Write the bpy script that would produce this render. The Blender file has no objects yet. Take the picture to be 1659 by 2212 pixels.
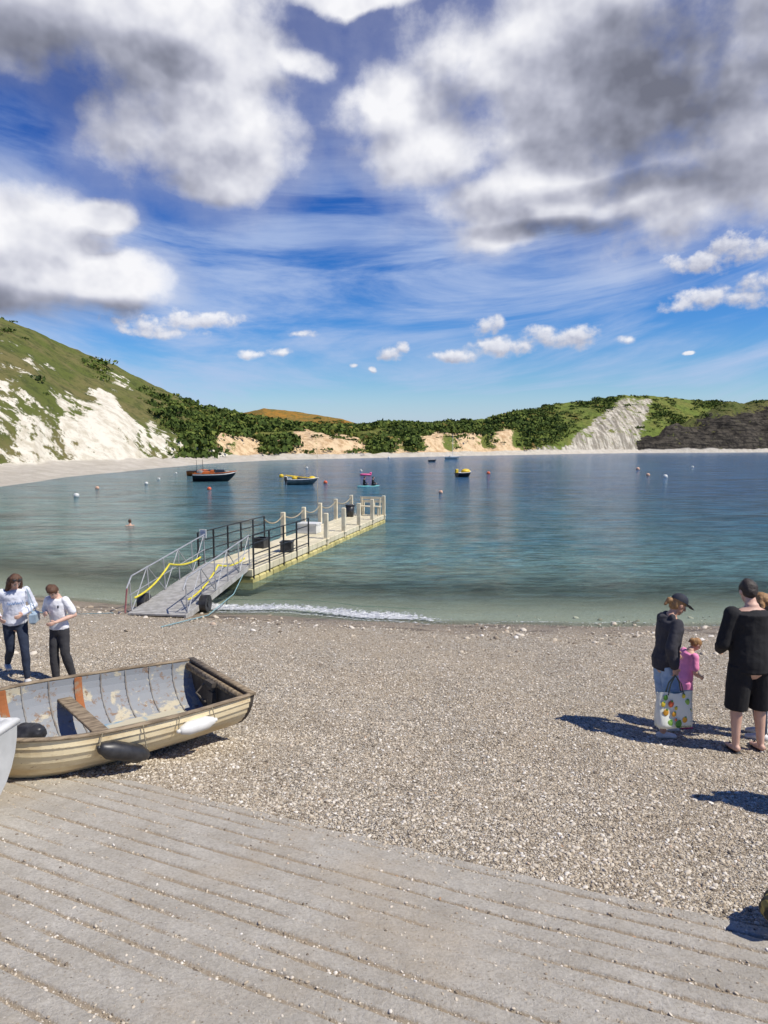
import bpy, math, random
import numpy as np
from mathutils import Vector, Matrix
random.seed(4); rng=np.random.default_rng(7)
sc=bpy.context.scene
CAMH=4.1; PITCH=math.radians(5.85); FP=1475.0
cP,sP=math.cos(PITCH),math.sin(PITCH)
# ---------- survey helpers: bearings measured from the standpoint ----------
def ray(px,py):
    x=(px-829.5)/FP; v=(py-1106)/FP
    return x, cP-v*sP, -(sP+v*cP)
def on_level(px,py,z=0.0):
    x,f,u=ray(px,py); k=(CAMH-z)/(-u); return x*k,f*k
def azel(px,py):
    x,f,u=ray(px,py); return math.atan2(x,f), math.atan2(u,math.hypot(x,f))
# ---------- noise ----------
def h2(i,j,s):
    n=np.sin(i*127.1+j*311.7+s*74.7)*43758.5453
    return n-np.floor(n)
def vn(x,y,s=0):
    xi=np.floor(x);yi=np.floor(y);fx=x-xi;fy=y-yi
    fx=fx*fx*(3-2*fx);fy=fy*fy*(3-2*fy)
    a=h2(xi,yi,s);b=h2(xi+1,yi,s);c=h2(xi,yi+1,s);d=h2(xi+1,yi+1,s)
    return (a*(1-fx)+b*fx)*(1-fy)+(c*(1-fx)+d*fx)*fy
def fbm(x,y,o=4,s=0):
    r=0;a=.5;t=0
    for k in range(o):
        r=r+a*vn(x,y,s+k);t+=a;a*=.5;x=x*2.03+5;y=y*2.03+9
    return r/t
def sst(a,b,x):
    t=np.clip((x-a)/(b-a),0,1);return t*t*(3-2*t)
# ---------- node helper ----------
class T:
    def __init__(s,nt): s.nt=nt; s.n=nt.nodes; s.l=nt.links
    def new(s,t,**k):
        n=s.n.new(t)
        for a,b in k.items(): setattr(n,a,b)
        return n
    def put(s,sock,v):
        if isinstance(v,bpy.types.NodeSocket): s.l.new(v,sock)
        else: sock.default_value=v
    def m(s,op,a,b=0.0,c=0.0,clamp=False):
        n=s.new('ShaderNodeMath',operation=op,use_clamp=clamp)
        s.put(n.inputs[0],a);s.put(n.inputs[1],b);s.put(n.inputs[2],c);return n.outputs[0]
    def v(s,op,a,b=(0,0,0)):
        n=s.new('ShaderNodeVectorMath',operation=op)
        s.put(n.inputs[0],a);s.put(n.inputs[1],b)
        return n.outputs['Value'] if op in('DOT_PRODUCT','LENGTH') else n.outputs[0]
    def noise(s,vec,scale=5,detail=4,rough=.5,dist=0,col=False,lac=2.0):
        n=s.new('ShaderNodeTexNoise')
        if vec is not None: s.put(n.inputs['Vector'],vec)
        n.inputs['Scale'].default_value=scale;n.inputs['Detail'].default_value=detail
        n.inputs['Roughness'].default_value=rough;n.inputs['Distortion'].default_value=dist
        n.inputs['Lacunarity'].default_value=lac
        return n.outputs['Color'] if col else n.outputs['Fac']
    def mix(s,f,a,b,blend='MIX'):
        n=s.new('ShaderNodeMix',data_type='RGBA',blend_type=blend)
        s.put(n.inputs[0],f)
        for k,q in((6,a),(7,b)):
            if isinstance(q,tuple) and len(q)==3:q=q+(1,)
            s.put(n.inputs[k],q)
        return n.outputs[2]
    def ss(s,x,a,b,lo=0.0,hi=1.0):
        n=s.new('ShaderNodeMapRange',interpolation_type='SMOOTHSTEP')
        s.put(n.inputs[0],x);n.inputs[1].default_value=a;n.inputs[2].default_value=b
        n.inputs[3].default_value=lo;n.inputs[4].default_value=hi;return n.outputs[0]
    def ramp(s,f,pts):
        n=s.new('ShaderNodeValToRGB');e=n.color_ramp.elements
        while len(e)<len(pts):e.new(.5)
        for q,(p,c) in zip(e,pts): q.position=p;q.color=tuple(c)+(1,)
        s.put(n.inputs[0],f);return n.outputs[0]
    def attr(s,name): return s.new('ShaderNodeAttribute',attribute_name=name).outputs['Fac']
    def bump(s,h,st=.3,d=.02,nrm=None):
        n=s.new('ShaderNodeBump');s.put(n.inputs['Height'],h)
        n.inputs['Strength'].default_value=st;n.inputs['Distance'].default_value=d
        if nrm is not None:s.l.new(nrm,n.inputs['Normal'])
        return n.outputs[0]
def newmat(name):
    m=bpy.data.materials.new(name);m.use_nodes=True
    t=T(m.node_tree);b=t.n['Principled BSDF'];return m,t,b
def M(name,c1,c2=None,rough=.7,scale=6,bump=0.0,metal=0.0,detail=6,lo=.35,hi=.65,bd=.01,stretch=(1,1,1)):
    m,t,b=newmat(name)
    if c2 is None:c2=tuple(x*.72 for x in c1)
    co=t.v('MULTIPLY',t.new('ShaderNodeTexCoord').outputs['Object'],stretch)
    n=t.noise(co,scale,detail,.6)
    t.put(b.inputs['Base Color'],t.mix(t.ss(n,lo,hi),c1,c2))
    b.inputs['Roughness'].default_value=rough;b.inputs['Metallic'].default_value=metal
    if bump:t.l.new(t.bump(t.noise(co,scale*3,6,.6),bump,bd),b.inputs['Normal'])
    return m
# ---------- geometry ----------
class G:
    def __init__(s):s.v=[];s.f=[];s.mi=[]
    def add(s,v,f,mi=0):
        o=len(s.v);s.v+= [tuple(p) for p in v];s.f+=[tuple(i+o for i in q) for q in f];s.mi+=[mi]*len(f);return s
    def box(s,c,d,rz=0,M4=None,mi=0,bev=0):
        x,y,z=d[0]/2,d[1]/2,d[2]/2
        if bev>0:
            v=[]
            for sz,k in((-z,bev),(-z+bev,0),(z-bev,0),(z,bev)):
                v+=[(-x+k,-y+k,sz),(x-k,-y+k,sz),(x-k,y-k,sz),(-x+k,y-k,sz)]
            f=[(3,2,1,0),(12,13,14,15)]
            for r in range(3):
                for i in range(4):
                    j=(i+1)%4;f.append((r*4+i,r*4+j,r*4+4+j,r*4+4+i))
        else:
            v=[(-x,-y,-z),(x,-y,-z),(x,y,-z),(-x,y,-z),(-x,-y,z),(x,-y,z),(x,y,z),(-x,y,z)]
            f=[(3,2,1,0),(4,5,6,7),(0,1,5,4),(1,2,6,5),(2,3,7,6),(3,0,4,7)]
        R=Matrix.Translation(c)@Matrix.Rotation(rz,4,'Z')
        if M4 is not None:R=M4@R
        return s.add([R@Vector(p) for p in v],f,mi)
    def beam(s,a,b,w,h=None,mi=0):
        a=Vector(a);b=Vector(b);h=h or w;d=b-a
        q=d.to_track_quat('X','Z').to_matrix().to_4x4()
        return s.box((0,0,0),(d.length,w,h),M4=Matrix.Translation((a+b)/2)@q,mi=mi)
    def tube(s,pts,rad,n=10,ref=(1,0,0),flat=False,mi=0,cap=True):
        P=[Vector(p) for p in pts];R=[(r,r) if not isinstance(r,tuple) else r for r in rad]
        ref=Vector(ref);rings=[]
        def fr(t):
            a=ref-t*ref.dot(t)
            if a.length<1e-3:a=Vector((0,1,0))-t*t.y
            if a.length<1e-3:a=Vector((0,0,1))
            a.normalize();return a,t.cross(a).normalized()
        k=len(P)
        ts=[(P[min(i+1,k-1)]-P[max(i-1,0)]).normalized() for i in range(k)]
        if not flat:
            r=min(R[0])
            for th in(80,55,28):
                th=math.radians(th);rings.append((P[0]-ts[0]*r*math.sin(th),R[0][0]*math.cos(th),R[0][1]*math.cos(th),ts[0]))
        for i in range(k):rings.append((P[i],R[i][0],R[i][1],ts[i]))
        if not flat:
            r=min(R[-1])
            for th in(28,55,80):
                th=math.radians(th);rings.append((P[-1]+ts[-1]*r*math.sin(th),R[-1][0]*math.cos(th),R[-1][1]*math.cos(th),ts[-1]))
        v=[];f=[]
        for c,a,b,t in rings:
            A,B=fr(t)
            for j in range(n):
                w=2*math.pi*j/n;v.append(c+A*(a*math.cos(w))+B*(b*math.sin(w)))
        m=len(rings)
        for i in range(m-1):
            for j in range(n):
                q=(j+1)%n;f.append((i*n+j,i*n+q,i*n+n+q,i*n+n+j))
        f.append(tuple(reversed(range(n))));f.append(tuple((m-1)*n+j for j in range(n)))
        return s.add(v,f,mi)
    def ell(s,c,r,M4=None,n=14,m=9,mi=0):
        v=[];f=[]
        for i in range(1,m):
            p=math.pi*i/m
            for j in range(n):
                w=2*math.pi*j/n
                v.append(Vector((c[0]+r[0]*math.sin(p)*math.cos(w),c[1]+r[1]*math.sin(p)*math.sin(w),c[2]+r[2]*math.cos(p))))
        for i in range(m-2):
            for j in range(n):
                q=(j+1)%n;f.append((i*n+j,i*n+n+j,i*n+n+q,i*n+q))
        t=len(v);v.append(Vector((c[0],c[1],c[2]+r[2])));v.append(Vector((c[0],c[1],c[2]-r[2])))
        for j in range(n):
            q=(j+1)%n;f.append((t,j,q));f.append((t+1,(m-2)*n+q,(m-2)*n+j))
        if M4 is not None:v=[M4@p for p in v]
        return s.add(v,f,mi)
def obj(name,g,mats,parent=None,smooth=False,label=None,cat=None,kind=None,group=None,remesh=0,sm=3,disp=0):
    me=bpy.data.meshes.new(name)
    if isinstance(g,G): me.from_pydata([tuple(p) for p in g.v],[],g.f)
    else: me.from_pydata(g[0],[],g[1])
    if not isinstance(mats,(list,tuple)):mats=[mats]
    for m in mats:me.materials.append(m)
    if isinstance(g,G) and len(mats)>1:
        me.polygons.foreach_set('material_index',g.mi)
    if smooth:me.polygons.foreach_set('use_smooth',[True]*len(me.polygons))
    me.update()
    o=bpy.data.objects.new(name,me);sc.collection.objects.link(o)
    if parent:o.parent=parent
    tag(o,label,cat,kind,group)
    if remesh:
        r=o.modifiers.new('r','REMESH');r.mode='VOXEL';r.voxel_size=remesh;r.use_smooth_shade=True
        q=o.modifiers.new('s','SMOOTH');q.factor=.5;q.iterations=sm
        if disp:
            tx=bpy.data.textures.new('folds','CLOUDS');tx.noise_scale=.09;tx.noise_depth=2
            d=o.modifiers.new('d','DISPLACE');d.texture=tx;d.strength=disp;d.mid_level=.5;d.texture_coords='LOCAL'
    return o
def tag(o,label=None,cat=None,kind=None,group=None):
    if label:o['label']=label
    if cat:o['category']=cat
    if kind:o['kind']=kind
    if group:o['group']=group
def thing(name,label,cat,loc=(0,0,0),rz=0,group=None):
    e=bpy.data.objects.new(name,None);sc.collection.objects.link(e)
    e.location=loc;e.rotation_euler=(0,0,rz);e.empty_display_size=.2;tag(e,label,cat,None,group);return e
def gridmesh(name,X,Y,Z,mats,attrs=None,smooth=True,**k):
    ny,nx=X.shape
    co=np.stack([X,Y,Z],-1).reshape(-1,3).astype(np.float32)
    i=np.arange(ny*nx).reshape(ny,nx)
    q=np.stack([i[:-1,:-1],i[:-1,1:],i[1:,1:],i[1:,:-1]],-1).reshape(-1)
    me=bpy.data.meshes.new(name);me.vertices.add(len(co));me.vertices.foreach_set('co',co.ravel())
    nf=len(q)//4;me.loops.add(len(q));me.loops.foreach_set('vertex_index',q.astype(np.int32))
    me.polygons.add(nf);me.polygons.foreach_set('loop_start',np.arange(nf,dtype=np.int32)*4)
    me.update(calc_edges=True)
    if smooth:me.polygons.foreach_set('use_smooth',np.ones(nf,bool))
    for a,b in(attrs or {}).items():
        at=me.attributes.new(a,'FLOAT','POINT');at.data.foreach_set('value',b.astype(np.float32).ravel())
    me.materials.append(mats);me.validate();me.update()
    o=bpy.data.objects.new(name,me);sc.collection.objects.link(o);tag(o,**k);return o
# ---------- camera, sun ----------
cam=bpy.data.cameras.new('camera');cam.sensor_fit='VERTICAL';cam.sensor_height=36;cam.sensor_width=27;cam.lens=24.0
cam.clip_end=8000;co=bpy.data.objects.new('camera',cam);sc.collection.objects.link(co)
co.location=(0,0,CAMH);co.rotation_euler=(math.radians(90)-PITCH,0,0);sc.camera=co
SE=math.radians(53);SA=math.atan2(.923,-.386)
sl=bpy.data.lights.new('sun','SUN');sl.energy=5.0;sl.angle=math.radians(.5);sl.color=(1,.935,.83)
so=bpy.data.objects.new('sun',sl);sc.collection.objects.link(so)
sd=Vector((math.cos(SE)*math.sin(SA),math.cos(SE)*math.cos(SA),math.sin(SE)))
so.rotation_euler=sd.to_track_quat('Z','Y').to_euler()
sc.view_settings.view_transform='Standard'
# ---------- sky ----------
w=bpy.data.worlds.new('World');sc.world=w;w.use_nodes=True
try:
    w.cycles.sampling_method='MANUAL';w.cycles.sample_map_resolution=256
except Exception: pass
t=T(w.node_tree);t.n.clear()
sky=t.new('ShaderNodeTexSky',sky_type='NISHITA',sun_disc=False,sun_elevation=SE,sun_rotation=SA)
sky.air_density=1.0;sky.dust_density=.4;sky.ozone_density=3
hs=t.new('ShaderNodeHueSaturation');hs.inputs['Saturation'].default_value=1.25;hs.inputs['Value'].default_value=1.0
t.l.new(sky.outputs[0],hs.inputs['Color'])
dirv=t.v('NORMALIZE',t.new('ShaderNodeTexCoord').outputs['Generated'])
sp=t.new('ShaderNodeSeparateXYZ');t.l.new(dirv,sp.inputs[0])
az=t.m('ARCTAN2',sp.outputs[0],sp.outputs[1]);el=t.m('ARCSINE',sp.outputs[2])
cb=t.new('ShaderNodeCombineXYZ');t.l.new(az,cb.inputs[0]);t.l.new(el,cb.inputs[1]);P=cb.outputs[0]
skyc=t.mix(1.0,hs.outputs[0],t.ramp(el,[(0,(.85,.9,.95)),(.06,(.66,.84,.98)),(.16,(.40,.68,1.0)),(.35,(.16,.45,.88)),(.6,(.07,.30,.70))]),'MULTIPLY')
def warp(sc_,amp,det=4):
    n=t.v('SUBTRACT',t.noise(P,sc_,det,.5,col=True),(.5,.5,.5))
    return t.v('ADD',P,t.v('MULTIPLY',n,(amp,amp*.8,0)))
def field(blobs,Pw,k):
    acc=None
    for b in blobs:
        a,e=azel(b[0],b[1]);ra=b[2]/FP*.93;re=b[3]/FP*.93
        d=t.v('MULTIPLY',t.v('SUBTRACT',Pw,(a,e,0)),(1/ra,1/re,0))
        q=t.m('SUBTRACT',1.0,t.v('DOT_PRODUCT',d,d))
        acc=q if acc is None else t.m('SMOOTH_MAX',acc,q,k)
    return t.m('MAXIMUM',acc,-2.0)
big=[(60,20,380,115),(370,100,310,150),(420,290,235,150),(645,135,95,38),(250,295,105,78),(445,415,140,46),
 (1370,170,480,250),(850,225,165,85),(940,330,195,95),(1150,430,260,95),(1560,370,290,140),(1350,10,460,130),(760,-8,170,26),(1080,520,120,44),(1030,130,150,90),(1400,440,150,60),
 (30,500,175,95),(60,600,225,80),(230,605,170,56),(235,470,70,34)]
small=[(310,695,75,24),(385,690,60,26),(470,690,48,17),(330,715,95,13),(658,722,36,9),(605,757,26,11),(540,762,36,12),(842,764,30,18),(868,750,17,14),(805,795,12,8),(762,789,10,6),
 (1052,704,42,20),(1000,765,70,16),(1090,752,90,22),(1190,730,80,24),(1250,714,45,18),(1350,728,30,9),(1500,572,95,26),(1600,535,75,36),(1560,645,100,22),(1480,658,50,13),(1640,612,45,22),(1485,760,12,5)]
dark=[(1500,150,300,150),(1400,310,220,60),(1620,270,150,110),(60,170,230,80),(20,650,150,40),(200,650,130,22),(1200,505,150,18),(1350,420,160,24),(330,130,110,36)]
W1=warp(3.4,.14,7);W2=warp(16,.030,5)
F1=field(big,W1,.3);F2=field(small,W2,.15)
F1u=field(big,t.v('ADD',W1,(.012,.030,0)),.3);F2u=field(small,t.v('ADD',W2,(.002,.007,0)),.15)
Pn=t.v('MULTIPLY',P,(1,1.15,1))
n1=t.noise(Pn,6,12,.56,.0)
n1a=t.noise(Pn,8.0,4,.5,.0);n1b=t.noise(t.v('ADD',Pn,(.014,.026,0)),8.0,4,.5,.0)
n2=t.noise(Pn,34,8,.58,.0);n2b=t.noise(t.v('ADD',Pn,(.003,.006,0)),34,6,.55,.0)
D1=t.m('ADD',t.m('MULTIPLY',F1,.78),t.m('MULTIPLY',t.m('SUBTRACT',n1,.5),3.0))
D2=t.m('ADD',t.m('MULTIPLY',F2,.75),t.m('MULTIPLY',t.m('SUBTRACT',n2,.5),3.4))
m1=t.ss(D1,-.38,.62);m2=t.ss(D2,-.25,.85)
veil=t.ss(D1,-1.1,.2,0,.30)
mask=t.m('MAXIMUM',t.m('MAXIMUM',m1,veil),t.m('MULTIPLY',m2,.92))
FD=field(dark,warp(3.2,.14,3),.4)
dk=t.ss(t.m('ADD',FD,t.m('MULTIPLY',t.m('SUBTRACT',n1a,.5),1.6)),-1.1,1.0)
e1=t.m('MULTIPLY',t.m('SUBTRACT',n1a,n1b),1.75);e2=t.m('MULTIPLY',t.m('SUBTRACT',n2,n2b),1.4)  # sunlit and shaded cloud relief painted into brightness by sunward offset
g1=t.m('MULTIPLY',t.m('SUBTRACT',F1,F1u),.42);g1=t.m('MAXIMUM',t.m('MINIMUM',g1,.20),-.20)
g2=t.m('MULTIPLY',t.m('SUBTRACT',F2,F2u),.30);g2=t.m('MAXIMUM',t.m('MINIMUM',g2,.26),-.26)  # cloud tops painted brighter and undersides darker from the shifted fields
soft=t.noise(Pn,3.6,3,.5)
b=t.m('ADD',t.m('ADD',.66,t.m('MULTIPLY',t.m('ADD',e1,g1),m1)),t.m('MULTIPLY',t.m('MULTIPLY',e2,.55),m2))
b=t.m('ADD',b,t.m('MULTIPLY',g2,m2))
b=t.m('ADD',b,t.m('MULTIPLY',t.m('SUBTRACT',soft,.5),.55))
b=t.m('ADD',b,t.m('MULTIPLY',t.m('SUBTRACT',n1,.5),.42))
b=t.m('SUBTRACT',b,t.m('MULTIPLY',dk,.43))
b=t.m('ADD',b,t.m('MULTIPLY',t.ss(D1,1.0,.1,0,.08),m1))
cc=t.ramp(b,[(0,(.17,.18,.235)),(.25,(.29,.305,.385)),(.5,(.48,.495,.59)),(.75,(.74,.75,.82)),(1,(.94,.94,.97))])
ci=t.new('ShaderNodeCombineXYZ')
t.l.new(t.m('ADD',t.m('MULTIPLY',az,1.6),t.m('MULTIPLY',el,-1.0)),ci.inputs[0])
t.l.new(t.m('ADD',t.m('MULTIPLY',el,9.0),t.m('MULTIPLY',t.m('MULTIPLY',az,az),-2.2)),ci.inputs[1])
c1=t.noise(ci.outputs[0],1.6,9,.62,.5)
c1=t.m('ADD',t.m('MULTIPLY',c1,.7),t.m('MULTIPLY',soft,.3))
cm=t.m('MULTIPLY',t.ss(c1,.40,.62),t.m('MULTIPLY',t.ss(el,.0,.05,.3,1),t.ss(el,.25,.44,1,.10)))
hz=t.ss(el,.0,.11,.66,0)
cm=t.m('MAXIMUM',t.m('MULTIPLY',cm,.78),hz)
bgs=t.new('ShaderNodeBackground');t.l.new(skyc,bgs.inputs[0]);bgs.inputs[1].default_value=.125
bgh=t.new('ShaderNodeBackground');bgh.inputs[0].default_value=(.47,.58,.82,1);bgh.inputs[1].default_value=1
bgc=t.new('ShaderNodeBackground');t.l.new(cc,bgc.inputs[0]);bgc.inputs[1].default_value=1
x1=t.new('ShaderNodeMixShader');t.l.new(cm,x1.inputs[0]);t.l.new(bgs.outputs[0],x1.inputs[1]);t.l.new(bgh.outputs[0],x1.inputs[2])
x2=t.new('ShaderNodeMixShader');t.l.new(mask,x2.inputs[0]);t.l.new(x1.outputs[0],x2.inputs[1]);t.l.new(bgc.outputs[0],x2.inputs[2])
wo=t.new('ShaderNodeOutputWorld');t.l.new(x2.outputs[0],wo.inputs[0])
# ---------- ground ----------
A=np.array([.896,-.444]);Bn=np.array([.444,.896]);BE=4.15;GP=.150
def slipin(x,y):
    b=x*Bn[0]+y*Bn[1]+.10*(fbm(x*2.6,y*2.6,5,3)-.5)
    b2=y-5.76+.16*(fbm(x*1.4,y*1.4,4,9)-.5)
    return np.minimum(BE-b,-b2)
def yshore(x): return np.interp(x,[-60,-30,-16,-9.6,-4.2,.7,7,14,60],[40,26,20.5,17.9,16.1,15.2,14.9,15.2,22])
def gbase(x,y,wob=0):
    s=yshore(x)-y+wob
    z=np.where(s>8,.8+.157*(s-8),.1*s)
    z=np.where(s<0,np.maximum(.11*s,-6),z)
    z=np.where(s>20,2.68+.03*(s-20),z)
    return np.minimum(z,6),s
def ground(x,y):
    x=np.asarray(x,float);y=np.asarray(y,float)
    z,s=gbase(x,y,.36*(fbm(x*.8,y*.8,3,5)-.5)*sst(3,1,yshore(x)-y))
    near=np.exp(-((x/14)**2+((y-8)/14)**2))
    si=sst(.05,.25,slipin(x,y));off=sst(0,-.6,slipin(x,y))
    z=z+near*.15*(fbm(x*.8,y*1.2,4,2)-.5)*sst(0,1.5,s)*off+near*.014*(fbm(x*9,y*9,2,8)-.5)
    return z-.07*si
def G1(x,y):return float(ground(np.array([x]),np.array([y]))[0])
def spread(lo,a,b,hi,step,n):
    inner=np.arange(a,b+1e-6,step)
    l=a-np.geomspace(step,a-lo,n);r=b+np.geomspace(step,hi-b,n)
    return np.concatenate([l[::-1],inner,r])
m,t,bs=newmat('shingle')
pos=t.new('ShaderNodeNewGeometry').outputs['Position']
def vor(sc_,feat='F1'):
    n=t.new('ShaderNodeTexVoronoi',feature=feat);t.l.new(pos,n.inputs['Vector']);n.inputs['Scale'].default_value=sc_;return n
v1=vor(75);v2=vor(34)
cs=t.new('ShaderNodeSeparateColor');t.l.new(v1.outputs['Color'],cs.inputs[0])
cs2=t.new('ShaderNodeSeparateColor');t.l.new(v2.outputs['Color'],cs2.inputs[0])
pal=[(0,(.10,.08,.055)),(.15,(.25,.205,.145)),(.4,(.44,.375,.275)),(.65,(.58,.51,.395)),(.85,(.69,.635,.53)),(1,(.82,.79,.71))]
ca=t.ramp(cs.outputs[0],pal);cb2=t.ramp(cs2.outputs[0],pal)
col=t.mix(t.ss(cs2.outputs[1],.55,.6),ca,cb2)
edge=t.ss(v1.outputs['Distance'],.3,.75,1,.5);col=t.mix(1,col,edge,'MULTIPLY')
sat=t.attr('s');wn=t.noise(pos,1.1,5,.6);wn2=t.noise(t.v('MULTIPLY',pos,(.6,2,1)),1.6,7,.7)
wet=t.m('MULTIPLY',t.ss(t.m('ADD',sat,t.m('MULTIPLY',t.m('SUBTRACT',wn,.5),2.2)),.2,1.6,1,0),t.ss(sat,-.7,-.1,0,1))
big_=t.noise(pos,.5,5,.6);col=t.mix(t.ss(big_,.38,.62,.05,.45),col,(.43,.345,.235))
col=t.mix(t.m('MULTIPLY',wet,.66),col,(.24,.17,.095))
wd=t.m('MULTIPLY',t.ss(wn2,.52,.60),t.m('MULTIPLY',t.ss(sat,-.1,.15),t.ss(sat,.6,1.5,1,0)))
col=t.mix(t.m('MULTIPLY',wd,.8),col,(.075,.05,.028))
col=t.mix(t.ss(sat,-.8,-.1,.5,0),col,(.44,.45,.36))
t.l.new(col,bs.inputs['Base Color']);t.l.new(t.ss(wet,0,1,.85,.35),bs.inputs['Roughness'])
hh=t.m('ADD',v1.outputs['Distance'],t.m('MULTIPLY',v2.outputs['Distance'],1.5))
t.l.new(t.bump(t.m('MULTIPLY',hh,-1),.75,.02),bs.inputs['Normal'])
shingle=m
gx=spread(-4000,-10,10,4000,.07,46);gy=spread(-800,.5,18.5,5000,.07,46)
X,Y=np.meshgrid(gx,gy);Z=ground(X,Y)
gridmesh('beach',X,Y,Z,shingle,{'s':yshore(X)-Y},label='pale grey and brown shingle beach sloping to the water',cat='beach',kind='structure')
# ---------- slipway ----------
def slipz(x,y,bb,aa):
    i=slipin(x,y)
    d=bb/GP+.05*(fbm(aa*.9,bb*.9,3,4)-.5);fr=np.abs(d-np.round(d))*GP
    row=np.round(d)
    wdt=.010+.030*fbm(aa*4.2,row*7.3,5,6)
    gr=(1-sst(wdt*.2,wdt,fr))*(.28+.72*sst(.32,.56,fbm(aa*1.2,row*3.7,4,16)))
    zz,_=gbase(x,y)
    base=zz+.026+.008*(fbm(x*7,y*7,4,12)-.5)+.006*(fbm(x*26,y*26,2,13)-.5)
    return base-.016*gr-np.where(i<0,np.clip(-i*1.0,0,.16),0),gr
aa=np.arange(-7,6.5,.020);bb=np.arange(-.2,4.9,.009)
AA,BB=np.meshgrid(aa,bb);X=AA*A[0]+BB*Bn[0];Y=AA*A[1]+BB*Bn[1]
Z,GR=slipz(X,Y,BB,AA)
m,t,bs=newmat('slip_concrete')
pos=t.new('ShaderNodeNewGeometry').outputs['Position']
n=t.noise(pos,2.5,9,.7);nf=t.noise(pos,55,6,.75);nm=t.noise(pos,14,6,.7)
col=t.ramp(n,[(.28,(.40,.365,.30)),(.5,(.50,.465,.395)),(.72,(.60,.565,.49))])
col=t.mix(t.ss(nm,.5,.68,0,.35),col,(.36,.31,.235))
col=t.mix(t.ss(nf,.40,.66,0,.6),col,(.29,.255,.20))
g=t.attr('groove');gm=t.ss(t.m('ADD',g,t.m('MULTIPLY',t.m('SUBTRACT',nf,.5),1.5)),.15,.85)
col=t.mix(t.m('MULTIPLY',gm,.72),col,(.33,.255,.165))
vv=t.new('ShaderNodeTexVoronoi');t.l.new(pos,vv.inputs['Vector']);vv.inputs['Scale'].default_value=44
sc3=t.new('ShaderNodeSeparateColor');t.l.new(vv.outputs['Color'],sc3.inputs[0])
dots=t.m('MULTIPLY',t.ss(vv.outputs['Distance'],.1,.35,1,0),t.ss(sc3.outputs[0],.80,.86))
col=t.mix(t.m('MULTIPLY',dots,.75),col,t.mix(t.ss(sc3.outputs[1],.4,.6),(.14,.115,.08),(.66,.61,.52)))
nl=t.noise(pos,.9,5,.6);col=t.mix(t.ss(nl,.48,.7,0,.36),col,(.45,.36,.245))
t.l.new(col,bs.inputs['Base Color']);bs.inputs['Roughness'].default_value=.9
t.l.new(t.bump(t.m('ADD',t.m('ADD',nf,nm),t.m('MULTIPLY',t.noise(pos,200,3),.5)),.8,.013),bs.inputs['Normal'])
gridmesh('slipway',X,Y,Z,m,{'groove':GR},label='grooved grey concrete slipway strewn with small stones',cat='slipway',kind='structure')
# ---------- loose pebbles ----------
m,t,bs=newmat('pebble')
r=t.new('ShaderNodeObjectInfo').outputs['Random']
tc=t.new('ShaderNodeTexCoord').outputs['Object']
col=t.ramp(r,[(0,(.09,.07,.05)),(.10,(.23,.185,.13)),(.32,(.42,.35,.255)),(.6,(.56,.49,.375)),(.88,(.66,.60,.50)),(.98,(.80,.77,.70)),(1,(.42,.26,.14))])
col=t.mix(t.ss(t.noise(tc,2,4),.4,.7,0,.4),col,(.43,.36,.265))
t.l.new(col,bs.inputs['Base Color']);bs.inputs['Roughness'].default_value=.85;pebm=m
def scatter(name,X,Y,Z,dens,dmax,smin,smax,pw,label,seed):
    o=gridmesh(name,X,Y,Z,pebm,{'dens':dens},label=label,cat='pebbles',kind='stuff')
    ng=bpy.data.node_groups.new(name,'GeometryNodeTree')
    ng.interface.new_socket('Geometry',in_out='INPUT',socket_type='NodeSocketGeometry')
    ng.interface.new_socket('Geometry',in_out='OUTPUT',socket_type='NodeSocketGeometry')
    N=ng.nodes.new;L=ng.links.new
    gi=N('NodeGroupInput');go=N('NodeGroupOutput');dp=N('GeometryNodeDistributePointsOnFaces')
    L(gi.outputs[0],dp.inputs['Mesh']);dp.inputs['Seed'].default_value=seed
    na=N('GeometryNodeInputNamedAttribute');na.data_type='FLOAT';na.inputs[0].default_value='dens'
    mu=N('ShaderNodeMath');mu.operation='MULTIPLY';L(na.outputs[0],mu.inputs[0]);mu.inputs[1].default_value=dmax
    L(mu.outputs[0],dp.inputs['Density'])
    ic=N('GeometryNodeMeshIcoSphere');ic.inputs['Radius'].default_value=1;ic.inputs['Subdivisions'].default_value=2
    sm=N('GeometryNodeSetMaterial');sm.inputs['Material'].default_value=pebm
    ssn=N('GeometryNodeSetShadeSmooth');L(ic.outputs[0],ssn.inputs[0]);L(ssn.outputs[0],sm.inputs[0])
    ip=N('GeometryNodeInstanceOnPoints');L(dp.outputs['Points'],ip.inputs['Points']);L(sm.outputs[0],ip.inputs['Instance'])
    rv=N('FunctionNodeRandomValue');rv.data_type='FLOAT_VECTOR';rv.inputs[0].default_value=(.8,.6,.35);rv.inputs[1].default_value=(1.4,1.05,.75)
    rf=N('FunctionNodeRandomValue');rf.data_type='FLOAT';rf.inputs[2].default_value=0;rf.inputs[3].default_value=1;rf.inputs['Seed'].default_value=5
    p=N('ShaderNodeMath');p.operation='POWER';L(rf.outputs[1],p.inputs[0]);p.inputs[1].default_value=pw
    q=N('ShaderNodeMath');q.operation='MULTIPLY_ADD';L(p.outputs[0],q.inputs[0]);q.inputs[1].default_value=smax-smin;q.inputs[2].default_value=smin
    vm=N('ShaderNodeVectorMath');vm.operation='SCALE';L(rv.outputs[0],vm.inputs[0]);L(q.outputs[0],vm.inputs['Scale'])
    L(vm.outputs[0],ip.inputs['Scale'])
    rr=N('FunctionNodeRandomValue');rr.data_type='FLOAT_VECTOR';rr.inputs[0].default_value=(-.4,-.4,0);rr.inputs[1].default_value=(.4,.4,6.28);rr.inputs['Seed'].default_value=9
    L(rr.outputs[0],ip.inputs['Rotation']);L(ip.outputs[0],go.inputs[0])
    md=o.modifiers.new('scatter','NODES');md.node_group=ng;return o
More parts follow.
